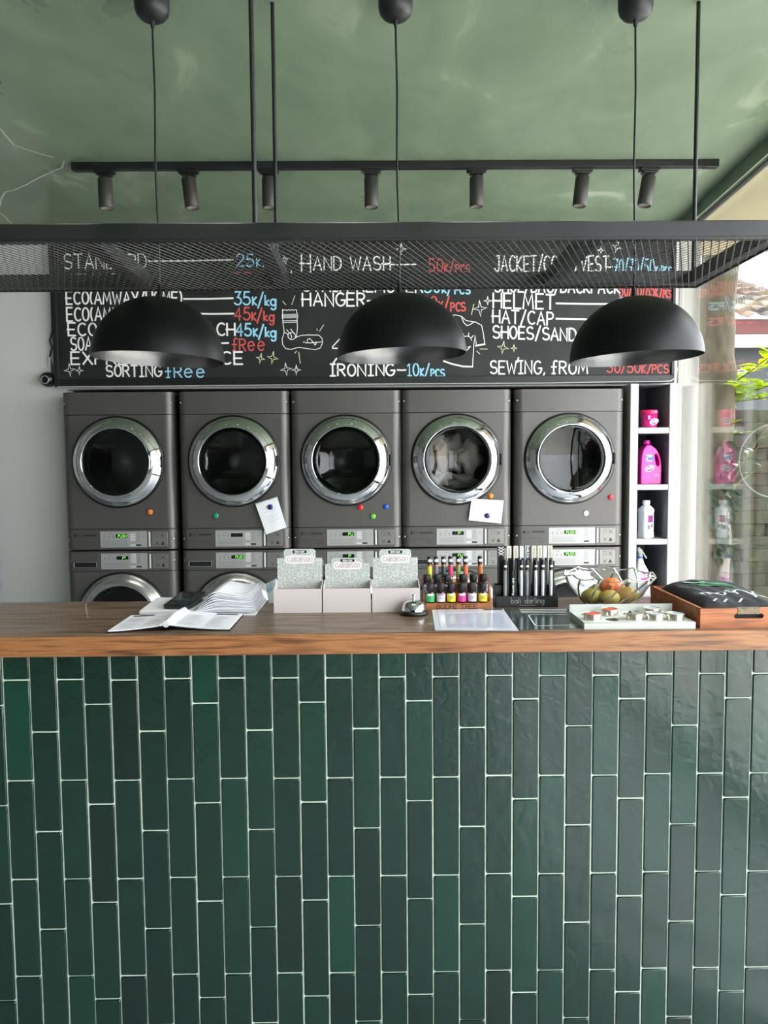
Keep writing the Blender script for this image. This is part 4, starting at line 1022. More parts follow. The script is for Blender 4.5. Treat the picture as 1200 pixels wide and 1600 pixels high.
t = thing('service_counter', 'front counter clad in upright glossy dark green tiles with pale grout', 'counter', (-.3, 2.15, 0))
b = MB(); b.box(KX0, KX1, TF+.004, TF+.06, 0, TOPZ); b.box(KX0, KX0+.05, TF+.06, 2.36, 0, TOPZ); b.box(KX1-.05, KX1, TF+.06, 2.36, 0, TOPZ)
obj('grout_bed', b, mat('pale_grout', (222, 230, 214), .85, var=.12, vscale=40), t, True)
b = MB(); tones = []
x_ref = .001 - 12*TP*2
ncol = int((KX1-KX0)/TP)+1
off = {0: .76, 1: .25, 2: .49, 3: .25}
rt = random.Random(11)
for c_ in range(-26, 18):
    xa = .001 + c_*TP; xb = xa + TP
    if xb < KX0+.03 or xa > KX1-.01: continue
    xa_, xb_ = max(xa+GR/2, KX0), min(xb-GR/2, KX1)
    ph = off[(c_+1) % 4]
    z = TOPZ
    zj = TOPZ - ph*TL + rt.uniform(-.0015, .0015); top = TOPZ
    while top > 0:
        bot = max(0, zj)
        if top-bot > .01:
            j = [rt.uniform(-.0006, .0006) for _ in range(4)]; e = .0032; d = rt.uniform(-.0012, .0006)
            x0, x1_, q0, q1 = xa_+j[0], xb_+j[1], bot+GR/2+j[2], top-GR/2*(top < TOPZ)+j[3]*(top < TOPZ)
            r_ = .004
            P = []
            for cx_, cz_, a0 in ((x1_-r_, q1-r_, 0), (x0+r_, q1-r_, 90), (x0+r_, q0+r_, 180), (x1_-r_, q0+r_, 270)):
                P += [(cx_+r_*math.cos(math.radians(a0+30*k)), cz_+r_*math.sin(math.radians(a0+30*k))) for k in range(4)]
            n = len(P); mx, mz = (x0+x1_)/2, (q0+q1)/2
            def inset(p, s): return (p[0]-math.copysign(min(s, abs(p[0]-mx)), p[0]-mx), p[1]-math.copysign(min(s, abs(p[1]-mz)), p[1]-mz))
            R1 = [(x, TF+.005, z_) for x, z_ in P]; R2 = [(x, TF+.0012+d, z_) for x, z_ in (inset(p, .0006) for p in P)]; R3 = [(x, TF+d, z_) for x, z_ in (inset(p, .0022) for p in P)]
            n0 = len(b.f)
            b.add(R1+R2+R3, [(k, (k+1) % n, n+(k+1) % n, n+k) for k in range(n)] + [(n+k, n+(k+1) % n, 2*n+(k+1) % n, 2*n+k) for k in range(n)], 0, True)
            b.add(R3, [tuple(range(n))], 0, True)
            tones += [(len(b.f)-n0, min(1, max(0, rt.gauss(.45, .15))))]
        top = zj; zj -= TL
tl = obj('glazed_tiles', b, tile_mat(), t, True)
ca = tl.data.attributes.new('tile_tone', 'FLOAT', 'FACE'); i = 0
for n, v in tones:
    for k in range(n): ca.data[i].value = v; i += 1
M_wood = ramp_mat('oiled_acacia', [(96, 60, 36), (142, 92, 54), (164, 110, 66), (122, 78, 47)], .36, 4.2, (1.2, 14, 22), .06, 9, dist=.006, coat=.12, distort=.5, pos=[.33, .46, .56, .7])
M_woodtop = ramp_mat('worn_walnut', [(62, 45, 33), (98, 76, 57), (126, 104, 82), (82, 62, 47)], .38, 4.2, (1.2, 14, 22), .05, 9, dist=.006, coat=.15, distort=.5, pos=[.34, .46, .56, .68])
t = thing('worktop', 'long solid wooden worktop lying along the green tiled counter', 'worktop', (-.3, 2.17, TOPZ))
obj('top_board', MB().box(KX0-.02, KX1+.02, 1.938, 2.422, TOPZ, CT), M_woodtop, t, True, bevel=.003)
obj('front_lipping', MB().box(KX0-.02, KX1+.02, 1.928, 1.938, TOPZ+.0003, CT-.0005), M_wood, t, True, bevel=.002)

# ------------------------------------------------------------------ papers, phone and ledger
M_sheetpage = mat('page_white', (240, 240, 246), .55)
t = thing('price_folder', 'thin open black-backed menu folder lying at the front left of the worktop', 'folder', (-.55, 2.07, CT))
def quad_slab(mb, P, z0, z1, lift=0, n=10):
    """P: four x,y corners (front-left, front-right, back-right, back-left); lift raises the middle of the right edge"""
    vs = []; 
    for z in (z0, z1):
        for j in range(n+1):
            for i in range(n+1):
                u, v = i/n, j/n
                x = (P[0][0]*(1-u)+P[1][0]*u)*(1-v) + (P[3][0]*(1-u)+P[2][0]*u)*v
                y = (P[0][1]*(1-u)+P[1][1]*u)*(1-v) + (P[3][1]*(1-u)+P[2][1]*u)*v
                vs.append((x, y, z + lift(u, v) if lift else z))
    N = (n+1)**2; fs = []
    for j in range(n):
        for i in range(n):
            a = j*(n+1)+i; fs += [(a, a+n+1, a+n+2, a+1), (N+a, N+a+1, N+a+n+2, N+a+n+1)]
    for k in range(n):
        fs += [(k, k+1, N+k+1, N+k), (n*(n+1)+k+1, n*(n+1)+k, N+n*(n+1)+k, N+n*(n+1)+k+1), ((k+1)*(n+1), k*(n+1), N+k*(n+1), N+(k+1)*(n+1)), (k*(n+1)+n, (k+1)*(n+1)+n, N+(k+1)*(n+1)+n, N+k*(n+1)+n)]
    return mb.add(vs, fs, 0)
LFP = [(-.703, 1.968), (-.562, 1.992), (-.558, 2.182), (-.706, 2.172)]; RTP = [(-.550, 1.992), (-.388, 1.98), (-.386, 2.184), (-.546, 2.184)]
lf = lambda u, v: .010*u**2; rf = lambda u, v: .010*(1-u)**2
b = MB(); quad_slab(b, LFP, CT+.0003, CT+.003, lf); quad_slab(b, RTP, CT+.0003, CT+.003, rf); quad_slab(b, [LFP[1], RTP[0], RTP[3], LFP[2]], CT+.0003, CT+.002)
obj('folder_cover', b, M_plastic_black, t, True)
def shrink(P, s): 
    cx = sum(p[0] for p in P)/4; cy = sum(p[1] for p in P)/4
    return [(cx+(x-cx)*s, cy+(y-cy)*s) for x, y in P]
for P, f in ((LFP, lf), (RTP, rf)):
    b = MB(); quad_slab(b, shrink(P, .975), CT+.003, CT+.0052, f); pg = obj('page', b, M_sheetpage, t, True)
    b = MB()
    Q = shrink(P, .9)
    def pt(u, v, dz=.0056): return Vector(((Q[0][0]*(1-u)+Q[1][0]*u)*(1-v)+(Q[3][0]*(1-u)+Q[2][0]*u)*v, (Q[0][1]*(1-u)+Q[1][1]*u)*(1-v)+(Q[3][1]*(1-u)+Q[2][1]*u)*v, CT+dz+f(u, v)+.0002))
    for k in range(22):
        v = .06+k*.034
        for a0, a1 in ((.04, .5), (.56, .92)):
            if random.random() < .85: b.ribbon([pt(a0, v), pt((a0+a1)/2, v), pt(a0+(a1-a0)*random.uniform(.5, 1), v)], .0007, (0, 0, 1))
    obj('printed_lines', b, mat('page_print', (168, 172, 184), .7), pg, True)
    b = MB(); u0, u1 = (.06, .5) if P is LFP else (.55, .97)
    b.add([pt(u0, .9), pt(u1, .9), pt(u1, .985), pt(u0, .985)], [(0, 1, 2, 3)]); obj('header_block', b, mat('header_grey', (64, 68, 72), .6), pg, True)
b = MB()
for k in range(9): b.tube([(-.573+.003*math.sin(k), 1.995+k*.021, CT+.013), (-.555, 2.0+k*.021, CT+.021+.002*math.sin(k*2)), (-.538, 2.0+k*.021, CT+.013)], .005, 8)
b.tube([(-.556, 1.99, CT+.017), (-.555, 2.08, CT+.022), (-.552, 2.17, CT+.02)], [.009, .010, .008], 10)
obj('plastic_spine', b, mat('clear_plastic', (232, 234, 238), .15, spec=.8, bump=.4, bscale=60), t, True)

t = thing('ledger', 'open white ledger with a thick stack of curling pages behind the folder', 'ledger', (-.53, 2.3, CT), 0)
b = MB(); quad_slab(b, [(-.688, 2.192), (-.536, 2.192), (-.540, 2.416), (-.700, 2.41)], CT+.0003, CT+.0115, lambda u, v: .002*(1-u)); obj('left_pages', b, mat('ledger_white', (230, 230, 232), .6), t, True, bevel=.002)
b = MB(); quad_slab(b, [(-.538, 2.19), (-.352, 2.176), (-.352, 2.40), (-.540, 2.416)], CT+.0003, CT+.003); obj('back_cover', b, mat('ledger_cover', (228, 228, 230), .6), t, True)
b = MB(); NS = 22
for k in range(NS):
    f = k/(NS-1); P = []
    hmid, hend = .006+.052*f, .004+.045*f
    for q in range(15):
        u = q/14
        z = CT+.0034 + f*.003 + (hmid*math.sin(min(1, u/.42)*PI/2)**1.4 if u < .42 else hmid + (hend-hmid)*(3*((u-.42)/.58)**2-2*((u-.42)/.58)**3)) - f*.004*math.sin(max(0, u-.42)/.58*PI)
        x = -.533 + (.170 + .010*math.sin(k*2.1) - .012*f)*u
        P.append((x, z))
    y0 = 2.186 + .004*math.sin(k*1.3) + .010*f; y1 = 2.395 + .004*math.sin(k*1.9)
    vs = [(x, y0, z) for x, z in P] + [(x, y1, z) for x, z in P] + [(x, y0, z+.0012) for x, z in P] + [(x, y1, z+.0012) for x, z in P]; n = 15
    fs = []
    for q in range(n-1): fs += [(q, n+q, n+q+1, q+1), (2*n+q, 2*n+q+1, 3*n+q+1, 3*n+q), (q, q+1, 2*n+q+1, 2*n+q), (n+q+1, n+q, 3*n+q, 3*n+q+1)]
    fs.append((n-1, 2*n-1, 4*n-1, 3*n-1)); b.add(vs, fs)
obj('loose_pages', b, mat('ledger_pages', (236, 236, 242), .6), t, True)
b = MB(); b.tube([(-.538, 2.188, CT+.008), (-.530, 2.184, CT+.008)], .006, 10); obj('binding_ring', b, M_plastic_black, t, True)

t = thing('smartphone', 'black smartphone in a dark case lying on the left page of the ledger', 'phone', (-.588, 2.215, CT+.0136), math.radians(-5))
pt_ = Matrix.Rotation(math.radians(4.5), 4, 'X')
b = MB(); b.prismz(rrect(-.04, .04, 0, .165, .011), 0, .0095); b.v = [pt_ @ v for v in b.v]; obj('phone_case', b, mat('case_dark_green', (18, 28, 30), .4), t, bevel=.0015)
b = MB(); b.prismz(rrect(-.0365, .0365, .004, .161, .009), .0096, .0104); b.v = [pt_ @ v for v in b.v]; obj('screen', b, mat('screen_black', (8, 9, 11), .03, coat=1), t)
b = MB(); b.box(-.02, .02, .148, .16, 0.001, .0128); obj('case_stand', b, M_plastic_black, t)

# ------------------------------------------------------------------ cardboard display boxes
def pattern_mat(name, a, b_, c_):
    m = ramp_mat(name, [a, b_, c_], .6, 92, (1, 1, 1), 0, 2, tex='vor', pos=[.0, .12, .4]); return m
M_card = mat('pinkish_card', (206, 196, 194), .7, bump=.02, bscale=80)
M_pat = pattern_mat('floral_grey_card', (214, 216, 212), (160, 168, 164), (182, 187, 184))
LB = ['leftmost pale cardboard display box, next to the stack of pages', 'middle pale cardboard display box with the lowest back card', 'rightmost pale cardboard display box, behind the service bell']
for i, (xc, sh, tb) in enumerate(((-.233, 1.257, 1.284), (-.0905, 1.238, 1.256), (.0525, 1.256, 1.281))):
    t = thing('display_box', LB[i], 'display box', (xc, 2.207, CT), 0, 'cardboard display boxes on the worktop')
    h = .070; D = .078; W = .0695; q = .0022
    b = MB(); b.box(-W, W, 0, q, 0, h); b.box(-W, W, D-q, D, 0, h+.012); b.box(-W, W, q, D-q, 0, q)
    for s in (-1, 1):
        x0, x1 = sorted((s*W, s*(W-q)))
        b.add([(x0, q, q), (x1, q, q), (x1, D-q, q), (x0, D-q, q), (x0, q, h), (x1, q, h), (x1, D-q, h+.014), (x0, D-q, h+.014)], [(0,3,2,1), (4,5,6,7), (0,1,5,4), (1,2,6,5), (2,3,7,6), (3,0,4,7)])
    obj('tray', b, M_card, t)
    z1_, z2_ = sh-CT, tb-CT; CW = .067; tw = .0475
    P = [(-CW, .06), (CW, .06), (CW, z1_), (tw, z1_), (tw, z2_-.006), (tw-.006, z2_), (-tw+.006, z2_), (-tw, z2_-.006), (-tw, z1_), (-CW, z1_)]
    b = MB(); b.prism(P, D-q-.0022, D-q-.0002); bc = obj('back_card', b, M_pat, t)
    yy = D-q-.0022
    pw, pz, ph_ = .043, z1_+.0015-.006, .0125
    pl = [(pw*math.copysign(min(1, abs(math.cos(a))**.35), math.cos(a)), pz+ph_*math.copysign(min(1, abs(math.sin(a))**.5), math.sin(a))) for a in (2*PI*k/32 for k in range(32))]
    b = MB(); b.prism(pl, yy-.0008, yy); obj('name_plate', b, mat('plate_rose', (226, 219, 219), .6), bc)
    b = MB(); letter(b, 'CAROBSON', (-.0365, yy-.0011, pz-.0062), (1,0,0), (0,0,1), .073, .0125, .0005, serif=True, gap=.26); obj('brand_lettering', b, mat('plate_ink', (96, 72, 76), .6), bc)
    b = MB(); b.box(-.0205, .0205, yy-.0008, yy, z2_-.0125, z2_-.004); obj('black_tag', b, M_plastic_black, bc)
    b = MB(); letter(b, 'ROOM BAR', (-.014, yy-.0012, z2_-.0105), (1,0,0), (0,0,1), .028, .0045, .0005); obj('tag_lettering', b, M_lwhite, bc)
b = MB(); b.prism([(-.338, 1.1065), (-.318, 1.1065), (-.314, 1.183), (-.350, 1.165)], 2.345, 2.357); b.v = [Vector((v.x, v.y+.02*(v.z-CT)/.08, v.z)) for v in b.v]
t = thing('plastic_packet', 'blue and white plastic packet standing behind the leftmost display box', 'packet', (-.335, 2.35, CT))
obj('packet', b, ramp_mat('packet_print', [(40, 120, 180), (220, 236, 240), (244, 246, 246)], .3, 34, (1, 1, 1), 0, 3), t, True, bevel=.004)

# ------------------------------------------------------------------ service bell
t = thing('service_bell', 'chrome counter bell on a black base in front of the right display box', 'bell', (.102, 2.176, CT))
b = MB(); b.lathe([(.0002, 0), (.040, 0), (.0425, .003), (.042, .008), (.037, .012), (.0002, .012)], n=40); obj('base', b, M_plastic_black, t)
b = MB(); b.lathe([(.036, .0122), (.0355, .015), (.0335, .024), (.028, .033), (.018, .039), (.008, .0415), (.0002, .042)], n=44); b.lathe([(.036, .0122), (.0002, .0122)], n=44); bl = obj('bell_dome', b, M_chrome, t)
b = MB(); b.lathe([(.005, .041), (.005, .046), (.0035, .047), (.0035, .050), (.0055, .052), (.006, .055), (.0045, .058), (.0002, .0585)], n=20); obj('plunger', b, M_chrome, t)

# ------------------------------------------------------------------ wooden rack of oil bottles
BX0, BX1, BYY = .141, .333, 2.236
M_rack = ramp_mat('rack_wood', [(120, 72, 38), (160, 100, 56), (186, 122, 70)], .5, 3, (3, 14, 30), .04, 7)
t = thing('bottle_rack', 'small stepped wooden rack with burnt lettering holding little bottles', 'rack', ((BX0+BX1)/2, BYY, CT))
b = MB(); b.box(BX0, BX1, BYY, BYY+.038, CT, CT+.0175); obj('front_step', b, M_rack, t, True, bevel=.0015)
b = MB(); b.box(BX0, BX1, BYY+.038, BYY+.076, CT, CT+.038); obj('middle_step', b, M_rack, t, True, bevel=.0015)
b = MB(); b.box(BX0, BX1, BYY+.076, BYY+.108, CT, CT+.064); obj('rear_step', b, M_rack, t, True, bevel=.0015)
for x in (BX0-.006, BX1):
    b = MB(); P = [(BYY+.03, CT), (BYY+.108, CT), (BYY+.108, CT+.078), (BYY+.076, CT+.07), (BYY+.055, CT+.05), (BYY+.03, CT+.022)]
    n = len(P); vs = [(x, y, z) for y, z in P] + [(x+.006, y, z) for y, z in P]
    b.add(vs, [tuple(reversed(range(n))), tuple(range(n, 2*n))] + [(i, (i+1) % n, n+(i+1) % n, n+i) for i in range(n)]); obj('side_panel', b, M_rack, t, True)
b = MB(); letter(b, 'BODHI TREE', (.173, BYY-.0006, CT+.003), (1,0,0), (0,0,1), .118, .0115, .00085, serif=True); obj('burnt_lettering', b, mat('burnt_wood', (64, 30, 14), .7), t, True)
M_amber = mat('dark_amber_glass', (38, 22, 14), .08, coat=.5); M_cap = mat('ribbed_black_cap', (24, 25, 27), .5, bump=.3, bscale=400)
def oil_bottle(x, y, z, lb, col, col2, grp):
    t = thing('oil_bottle', lb, 'bottle', (x, y, z), 0, grp)
    b = MB(); b.lathe([(.0002, 0), (.0118, 0), (.0128, .0015), (.0128, .030), (.011, .034), (.0075, .0365), (.0075, .038), (.0002, .038)], n=28); obj('glass_body', b, M_amber, t)
    b = MB(); b.lathe([(.0098, .0355), (.0105, .036), (.0105, .040), (.0113, .041), (.0113, .055), (.0098, .0575), (.0002, .058)], n=28); b.lathe([(.0098, .0355), (.0002, .0355)], n=28); obj('cap', b, M_cap, t)
    b = MB(); n = 24; vs = []
    for z_ in (.004, .0285): vs += [(.0131*math.sin(a), -.0131*math.cos(a), z_) for a in (math.radians(-125+250*k/n) for k in range(n+1))]
    b.add(vs, [(k, k+1, n+1+k+1, n+1+k) for k in range(n)], 0, True); lab = obj('label', b, mat('label_%d_%d_%d' % col, col, .45), t)
    b = MB(); vs = []
    for z_ in (.0225, .0285): vs += [(.0133*math.sin(a), -.0133*math.cos(a), z_) for a in (math.radians(-40+80*k/8) for k in range(9))]
    b.add(vs, [(k, k+1, 9+k+1, 9+k) for k in range(8)], 0, True); obj('label_band', b, mat('label_%d_%d_%d' % col2, col2, .45), lab)
    b = MB()
    for z_ in (.018, .013): b.add([(.0134*math.sin(a), -.0134*math.cos(a), z_+dz) for dz in (0, .0016) for a in (math.radians(-24+48*k/6) for k in range(7))], [(k, k+1, 8+k, 7+k) for k in range(6)], 0, True)
    obj('label_print', b, M_ink, lab)
    return t
FB = [(.155, (46, 168, 96), (235, 240, 235), 'little oil bottle with green label, front row at the left end'), (.1865, (226, 222, 226), (200, 120, 160), 'little oil bottle with white and rose label, second in the front row'),
      (.2175, (226, 210, 40), (236, 236, 220), 'little oil bottle with yellow label in the middle of the front row, third from left'), (.249, (222, 60, 150), (238, 230, 236), 'little oil bottle with hot pink label in the front row'),
      (.2795, (206, 204, 208), (226, 226, 228), 'little oil bottle with plain grey white label, fifth in the front row'), (.311, (232, 216, 30), (240, 238, 200), 'little oil bottle with yellow label, front row at the right end')]
for x, c1, c2, lb in FB: oil_bottle(x, BYY+.0185, CT+.0176, lb, c1, c2, 'oil bottles in the front row')
RB = [(.148, (150, 140, 170), 'rear-row oil bottle with lilac label at the left end'), (.179, (90, 100, 90), 'rear-row oil bottle, second from the left'), (.209, (90, 90, 100), 'rear-row oil bottle, third from the left'),
      (.256, (120, 110, 90), 'rear-row oil bottle, fourth from the left, right of a gap'), (.288, (90, 100, 100), 'rear-row oil bottle, second from the right end'), (.318, (190, 176, 182), 'rear-row oil bottle at the right end')]
for x, c1, lb in RB: oil_bottle(x, BYY+.058, CT+.0381, lb, c1, (210, 206, 206), 'oil bottles in the rear row')
VB = [(.158, (210, 214, 60), 'roll-on vial with lime and orange label at the left end of the back row'), (.178, (110, 104, 120), 'roll-on vial with dull purple label, second in the back row'), (.201, (60, 74, 70), 'roll-on vial with dark teal label, third in the back row'),
      (.2225, (222, 60, 110), 'roll-on vial with pink label in the middle of the back row'), (.246, (116, 150, 80), 'roll-on vial with green label in the back row'), (.268, (226, 110, 70), 'roll-on vial with orange red label in the back row'), (.3125, (190, 110, 40), 'roll-on vial of amber glass standing alone at the right of the back row')]
for k, (x, c1, lb) in enumerate(VB):
    t = thing('roller_vial', lb, 'vial', (x, BYY+.091, CT+.0641), 0, 'roll-on vials in the back row')
    b = MB(); b.lathe([(.0002, 0), (.0066, 0), (.0072, .001), (.0072, .056), (.0062, .058), (.0002, .058)], n=20); obj('glass_body', b, mat('amber_glass', (170, 92, 28), .1, coat=.5), t)
    b = MB(); b.lathe([(.0076, .0582), (.0076, .080), (.007, .0815), (.0002, .082)], n=20); b.lathe([(.0076, .0582), (.0002, .0582)], n=20); obj('cap', b, M_plastic_black, t)
    b = MB(); b.add([(.0075*math.sin(a), -.0075*math.cos(a), z_) for z_ in (.016, .052) for a in (math.radians(-60+160*q/10) for q in range(11))], [(q, q+1, 12+q, 11+q) for q in range(10)], 0, True); lab = obj('label', b, mat('label_%d_%d_%d' % c1, c1, .45), t)
    b = MB(); b.add([(.0079*math.sin(a), -.0079*math.cos(a), z_) for z_ in (.066, .074) for a in (math.radians(-40+100*q/6) for q in range(7))], [(q, q+1, 8+q, 7+q) for q in range(6)], 0, True); obj('cap_sticker', b, M_lwhite, t)
    b = MB(); oval(b, (.001, .016), .0032, .0032, 0, -.0078); obj('round_emblem', b, M_lwhite, lab)

# ------------------------------------------------------------------ black stand of cosmetic pencils
PX0, PX1, PYS = .351, .536, 2.257
t = thing('pencil_stand', 'black tiered stand with silver lettering full of slim pencils', 'display stand', ((PX0+PX1)/2, PYS, CT))
M_stand = mat('stand_black', (20, 20, 22), .3)
b = MB(); b.box(PX0, PX1, PYS, PYS+.004, CT, CT+.034); b.box(PX0, PX1, PYS+.004, PYS+.032, CT, CT+.006); b.box(PX0, PX0+.004, PYS+.004, PYS+.032, CT+.006, CT+.034); b.box(PX1-.004, PX1, PYS+.004, PYS+.032, CT+.006, CT+.034); obj('front_trough', b, M_stand, t, True, bevel=.0008)
b = MB(); b.box(PX0, PX1, PYS+.032, PYS+.036, CT, CT+.062); b.box(PX0, PX1, PYS+.036, PYS+.066, CT, CT+.03); b.box(PX0, PX0+.004, PYS+.036, PYS+.066, CT+.03, CT+.062); b.box(PX1-.004, PX1, PYS+.036, PYS+.066, CT+.03, CT+.062); b.box(PX0, PX1, PYS+.066, PYS+.07, CT, CT+.062); obj('rear_trough', b, M_stand, t, True, bevel=.0008)
b = MB(); letter(b, 'bali darling', (.396, PYS-.0006, CT+.0125), (1,0,0), (0,0,1), .098, .018, .00055); b.ribbon([(.42, PYS-.0006, CT+.0065), (.468, PYS-.0006, CT+.0065)], .0005)
obj('silver_lettering', b, mat('silver_print', (176, 172, 166), .4), t, True)
PB = [(.380, 'first slim silver pencil from the left in the front of the black stand'), (.4035, 'black pencil with small vertical silver writing in the front of the stand'), (.428, 'third silver-bodied pencil from the left in the front of the stand'), (.4455, 'narrow grey pencil, fourth in the front of the black stand'),
      (.4715, 'silver-bodied pencil third from the right in the front of the stand'), (.4925, 'silver-bodied pencil second from the right in the front of the stand'), (.517, 'rightmost silver-bodied pencil in the front of the black stand')]
M_pen = mat('pencil_black', (20, 20, 22), .3); M_psil = mat('pencil_silver', (196, 200, 206), .3, metal=.3); M_pgr = mat('pencil_grey', (120, 124, 130), .35)
for k, (x, lb) in enumerate(PB):
    y = PYS+.014; z = CT+.0062
    t = thing('cosmetic_pencil', lb, 'pencil', (x, y, z), 0, 'slim pencils in the front of the stand')
    black = k == 1
    b = MB(); b.lathe([(.0002, 0), (.0048, 0), (.0052, .002), (.0052, .104), (.0002, .104)], n=16); obj('barrel', b, M_pen if black else (M_pgr if k in (0, 3) else M_psil), t)
    b = MB(); b.lathe([(.0057, .104), (.0057, .132), (.005, .135), (.0002, .1352)], n=16); b.lathe([(.0057, .104), (.0002, .104)], n=16); obj('cap', b, M_pen, t)
    b = MB(); b.box(.006, .0105, -.002, .008, 0, .13); obj('black_clip_card', b, M_stand, t)
    if black:
        b = MB(); letter(b, 'bali darling', (-.002, -.0056, .080), (0, 0, -1), (1, 0, 0), .05, .006, .0005); obj('silver_writing', b, M_lwhite, t)
    else:
        b = MB(); b.add([(.006*math.sin(a), -.006*math.cos(a), z_) for z_ in (.113, .119) for a in (math.radians(-40+90*q/6) for q in range(7))], [(q, q+1, 8+q, 7+q) for q in range(6)], 0, True); obj('cap_band', b, M_lwhite, t)
QB = [(.373, 'lattice', 'slim carton with white lattice pattern at the left rear of the black stand'), (.397, 'cream', 'first cream-topped slim carton in the rear of the black stand'), (.418, 'cream', 'second cream-topped slim carton in the rear of the black stand'), (.4355, 'clear', 'clear-topped slim carton in the rear of the black stand'),
      (.4535, 'word', 'black slim carton with white vertical lettering in the rear of the stand'), (.4725, 'cream', 'third cream-topped slim carton in the rear of the stand'), (.4905, 'cream', 'fourth cream-topped slim carton in the rear of the stand'), (.506, 'clear', 'narrow clear-topped carton second from the right in the rear of the stand'), (.5215, 'cream', 'rightmost cream-topped slim carton in the rear of the stand')]
M_cream_card = mat('cream_card', (206, 200, 186), .6)
for k, (x, kind, lb) in enumerate(QB):
    y = PYS+.051; z = CT+.0302; hw = .0072 if kind != 'clear' else .0055; top = .148
    t = thing('slim_carton', lb, 'carton', (x, y, z), 0, 'slim cartons in the rear of the stand')
    if kind == 'lattice':
        b = MB(); b.box(-.010, .010, -.005, .005, 0, top+.002); c0 = obj('carton', b, M_stand, t)
        b = MB()
        for q in range(5):
            z0 = .112+q*.0085 if q < 4 else .112
            b.ribbon([(-.008, -.0056, z0), (.008, -.0056, z0+.0085)], .0007); b.ribbon([(.008, -.0057, z0), (-.008, -.0057, z0+.0085)], .0007)
        obj('lattice_print', b, M_lwhite, t)
    elif kind == 'word':
        b = MB(); b.box(-.0085, .0085, -.005, .005, 0, top+.003); obj('carton', b, M_stand, t)
        b = MB(); letter(b, 'DARLING', (-.0035, -.0056, top-.001), (0, 0, -1), (1, 0, 0), .034, .007, .0006); obj('white_lettering', b, M_lwhite, t)
        b = MB(); b.ribbon([(-.0075, -.0055, .06), (-.0075, -.0055, top+.001), (.0075, -.0055, top+.001)], .0006); obj('white_edge', b, M_lwhite, t)
    else:
        b = MB(); b.box(-hw, hw, -.005, .005, 0, .112); obj('carton', b, M_stand, t)
        b = MB(); b.box(-hw, hw, -.005, .005, .112, top); b.add([(-hw, -.0054, .112), (-hw+.004, -.0054, .112), (-hw+.0015, -.0054, .03), (-hw, -.0054, .03)], [(0, 1, 2, 3)])
        ct_ = obj('card_top', b, M_cream_card if kind == 'cream' else M_psil, t)
        if kind == 'cream':
            b = MB()
            for q in range(7): b.box(-.002, .002, -.0056, -.005, .117+q*.004, .1185+q*.004)
            obj('small_print', b, M_ink, ct_)

# ------------------------------------------------------------------ laminated sheets
M_lam = mat('laminate_white', (226, 229, 242), .16, coat=.3)
t = thing('laminated_sheet', 'white laminated text sheet lying at the front of the worktop', 'sheet', (.26, 2.09, CT))
LQ = [(.147, 1.962), (.361, 1.947), (.368, 2.233), (.158, 2.228)]
b = MB(); quad_slab(b, LQ, CT+.0003, CT+.0014); obj('sheet', b, M_lam, t, True)
def lp(u, v, Q=LQ, dz=.0017): return Vector(((Q[0][0]*(1-u)+Q[1][0]*u)*(1-v)+(Q[3][0]*(1-u)+Q[2][0]*u)*v, (Q[0][1]*(1-u)+Q[1][1]*u)*(1-v)+(Q[3][1]*(1-u)+Q[2][1]*u)*v, CT+dz))
b = MB()
for k in range(17):
    v = .12+.04*k
    u = .16
    while u < .9:
        q = random.uniform(.03, .1); b.ribbon([lp(u, v), lp(min(.93, u+q), v)], .0018, (0, 0, 1)); u += q+.02
b.ribbon([lp(.07, .06), lp(.07, .95)], .0006, (0, 0, 1)); b.ribbon([lp(.13, .9), lp(.62, .9)], .004, (0, 0, 1))
obj('printed_lines', b, mat('sheet_print', (150, 156, 184), .5), t, True)
b = MB(); b.add([lp(.72, .93), lp(.98, .93), lp(.98, .99), lp(.72, .99)], [(0, 1, 2, 3)]); obj('header_block', b, mat('header_green', (70, 84, 84), .4), t, True)
t = thing('laminated_sheet', 'dark green laminated sheet with a white rounded outline beside the card tray', 'sheet', (.46, 2.09, CT))
GQ = [(.3645, 1.952), (.529, 1.966), (.571, 2.231), (.372, 2.234)]
b = MB(); quad_slab(b, GQ, CT+.0003, CT+.0013); obj('sheet', b, mat('laminate_green', (44, 62, 58), .16, coat=.4), t, True)
b = MB(); gp = lambda u, v: lp(u, v, GQ, .0016)
R_ = [(.34+.05*math.cos(math.radians(a)), .62+.05*math.sin(math.radians(a))) for a in range(90, 181, 15)]
ol = [(.9, .67)] + R_ + [(.29, .25)] + [(.34+.05*math.cos(math.radians(a)), .2+.05*math.sin(math.radians(a))) for a in range(195, 271, 15)] + [(.95, .15)]
b.ribbon([gp(*p) for p in ol], .0016, (0, 0, 1)); obj('white_outline', b, M_lwhite, t, True)
b = MB()
for v in (.93, .85, .78):
    u = .22
    while u < .9: q = random.uniform(.03, .08); b.ribbon([gp(u, v), gp(min(.95, u+q), v)], .0035, (0, 0, 1)); u += q+.025
obj('printed_lines', b, M_lwhite, t, True)

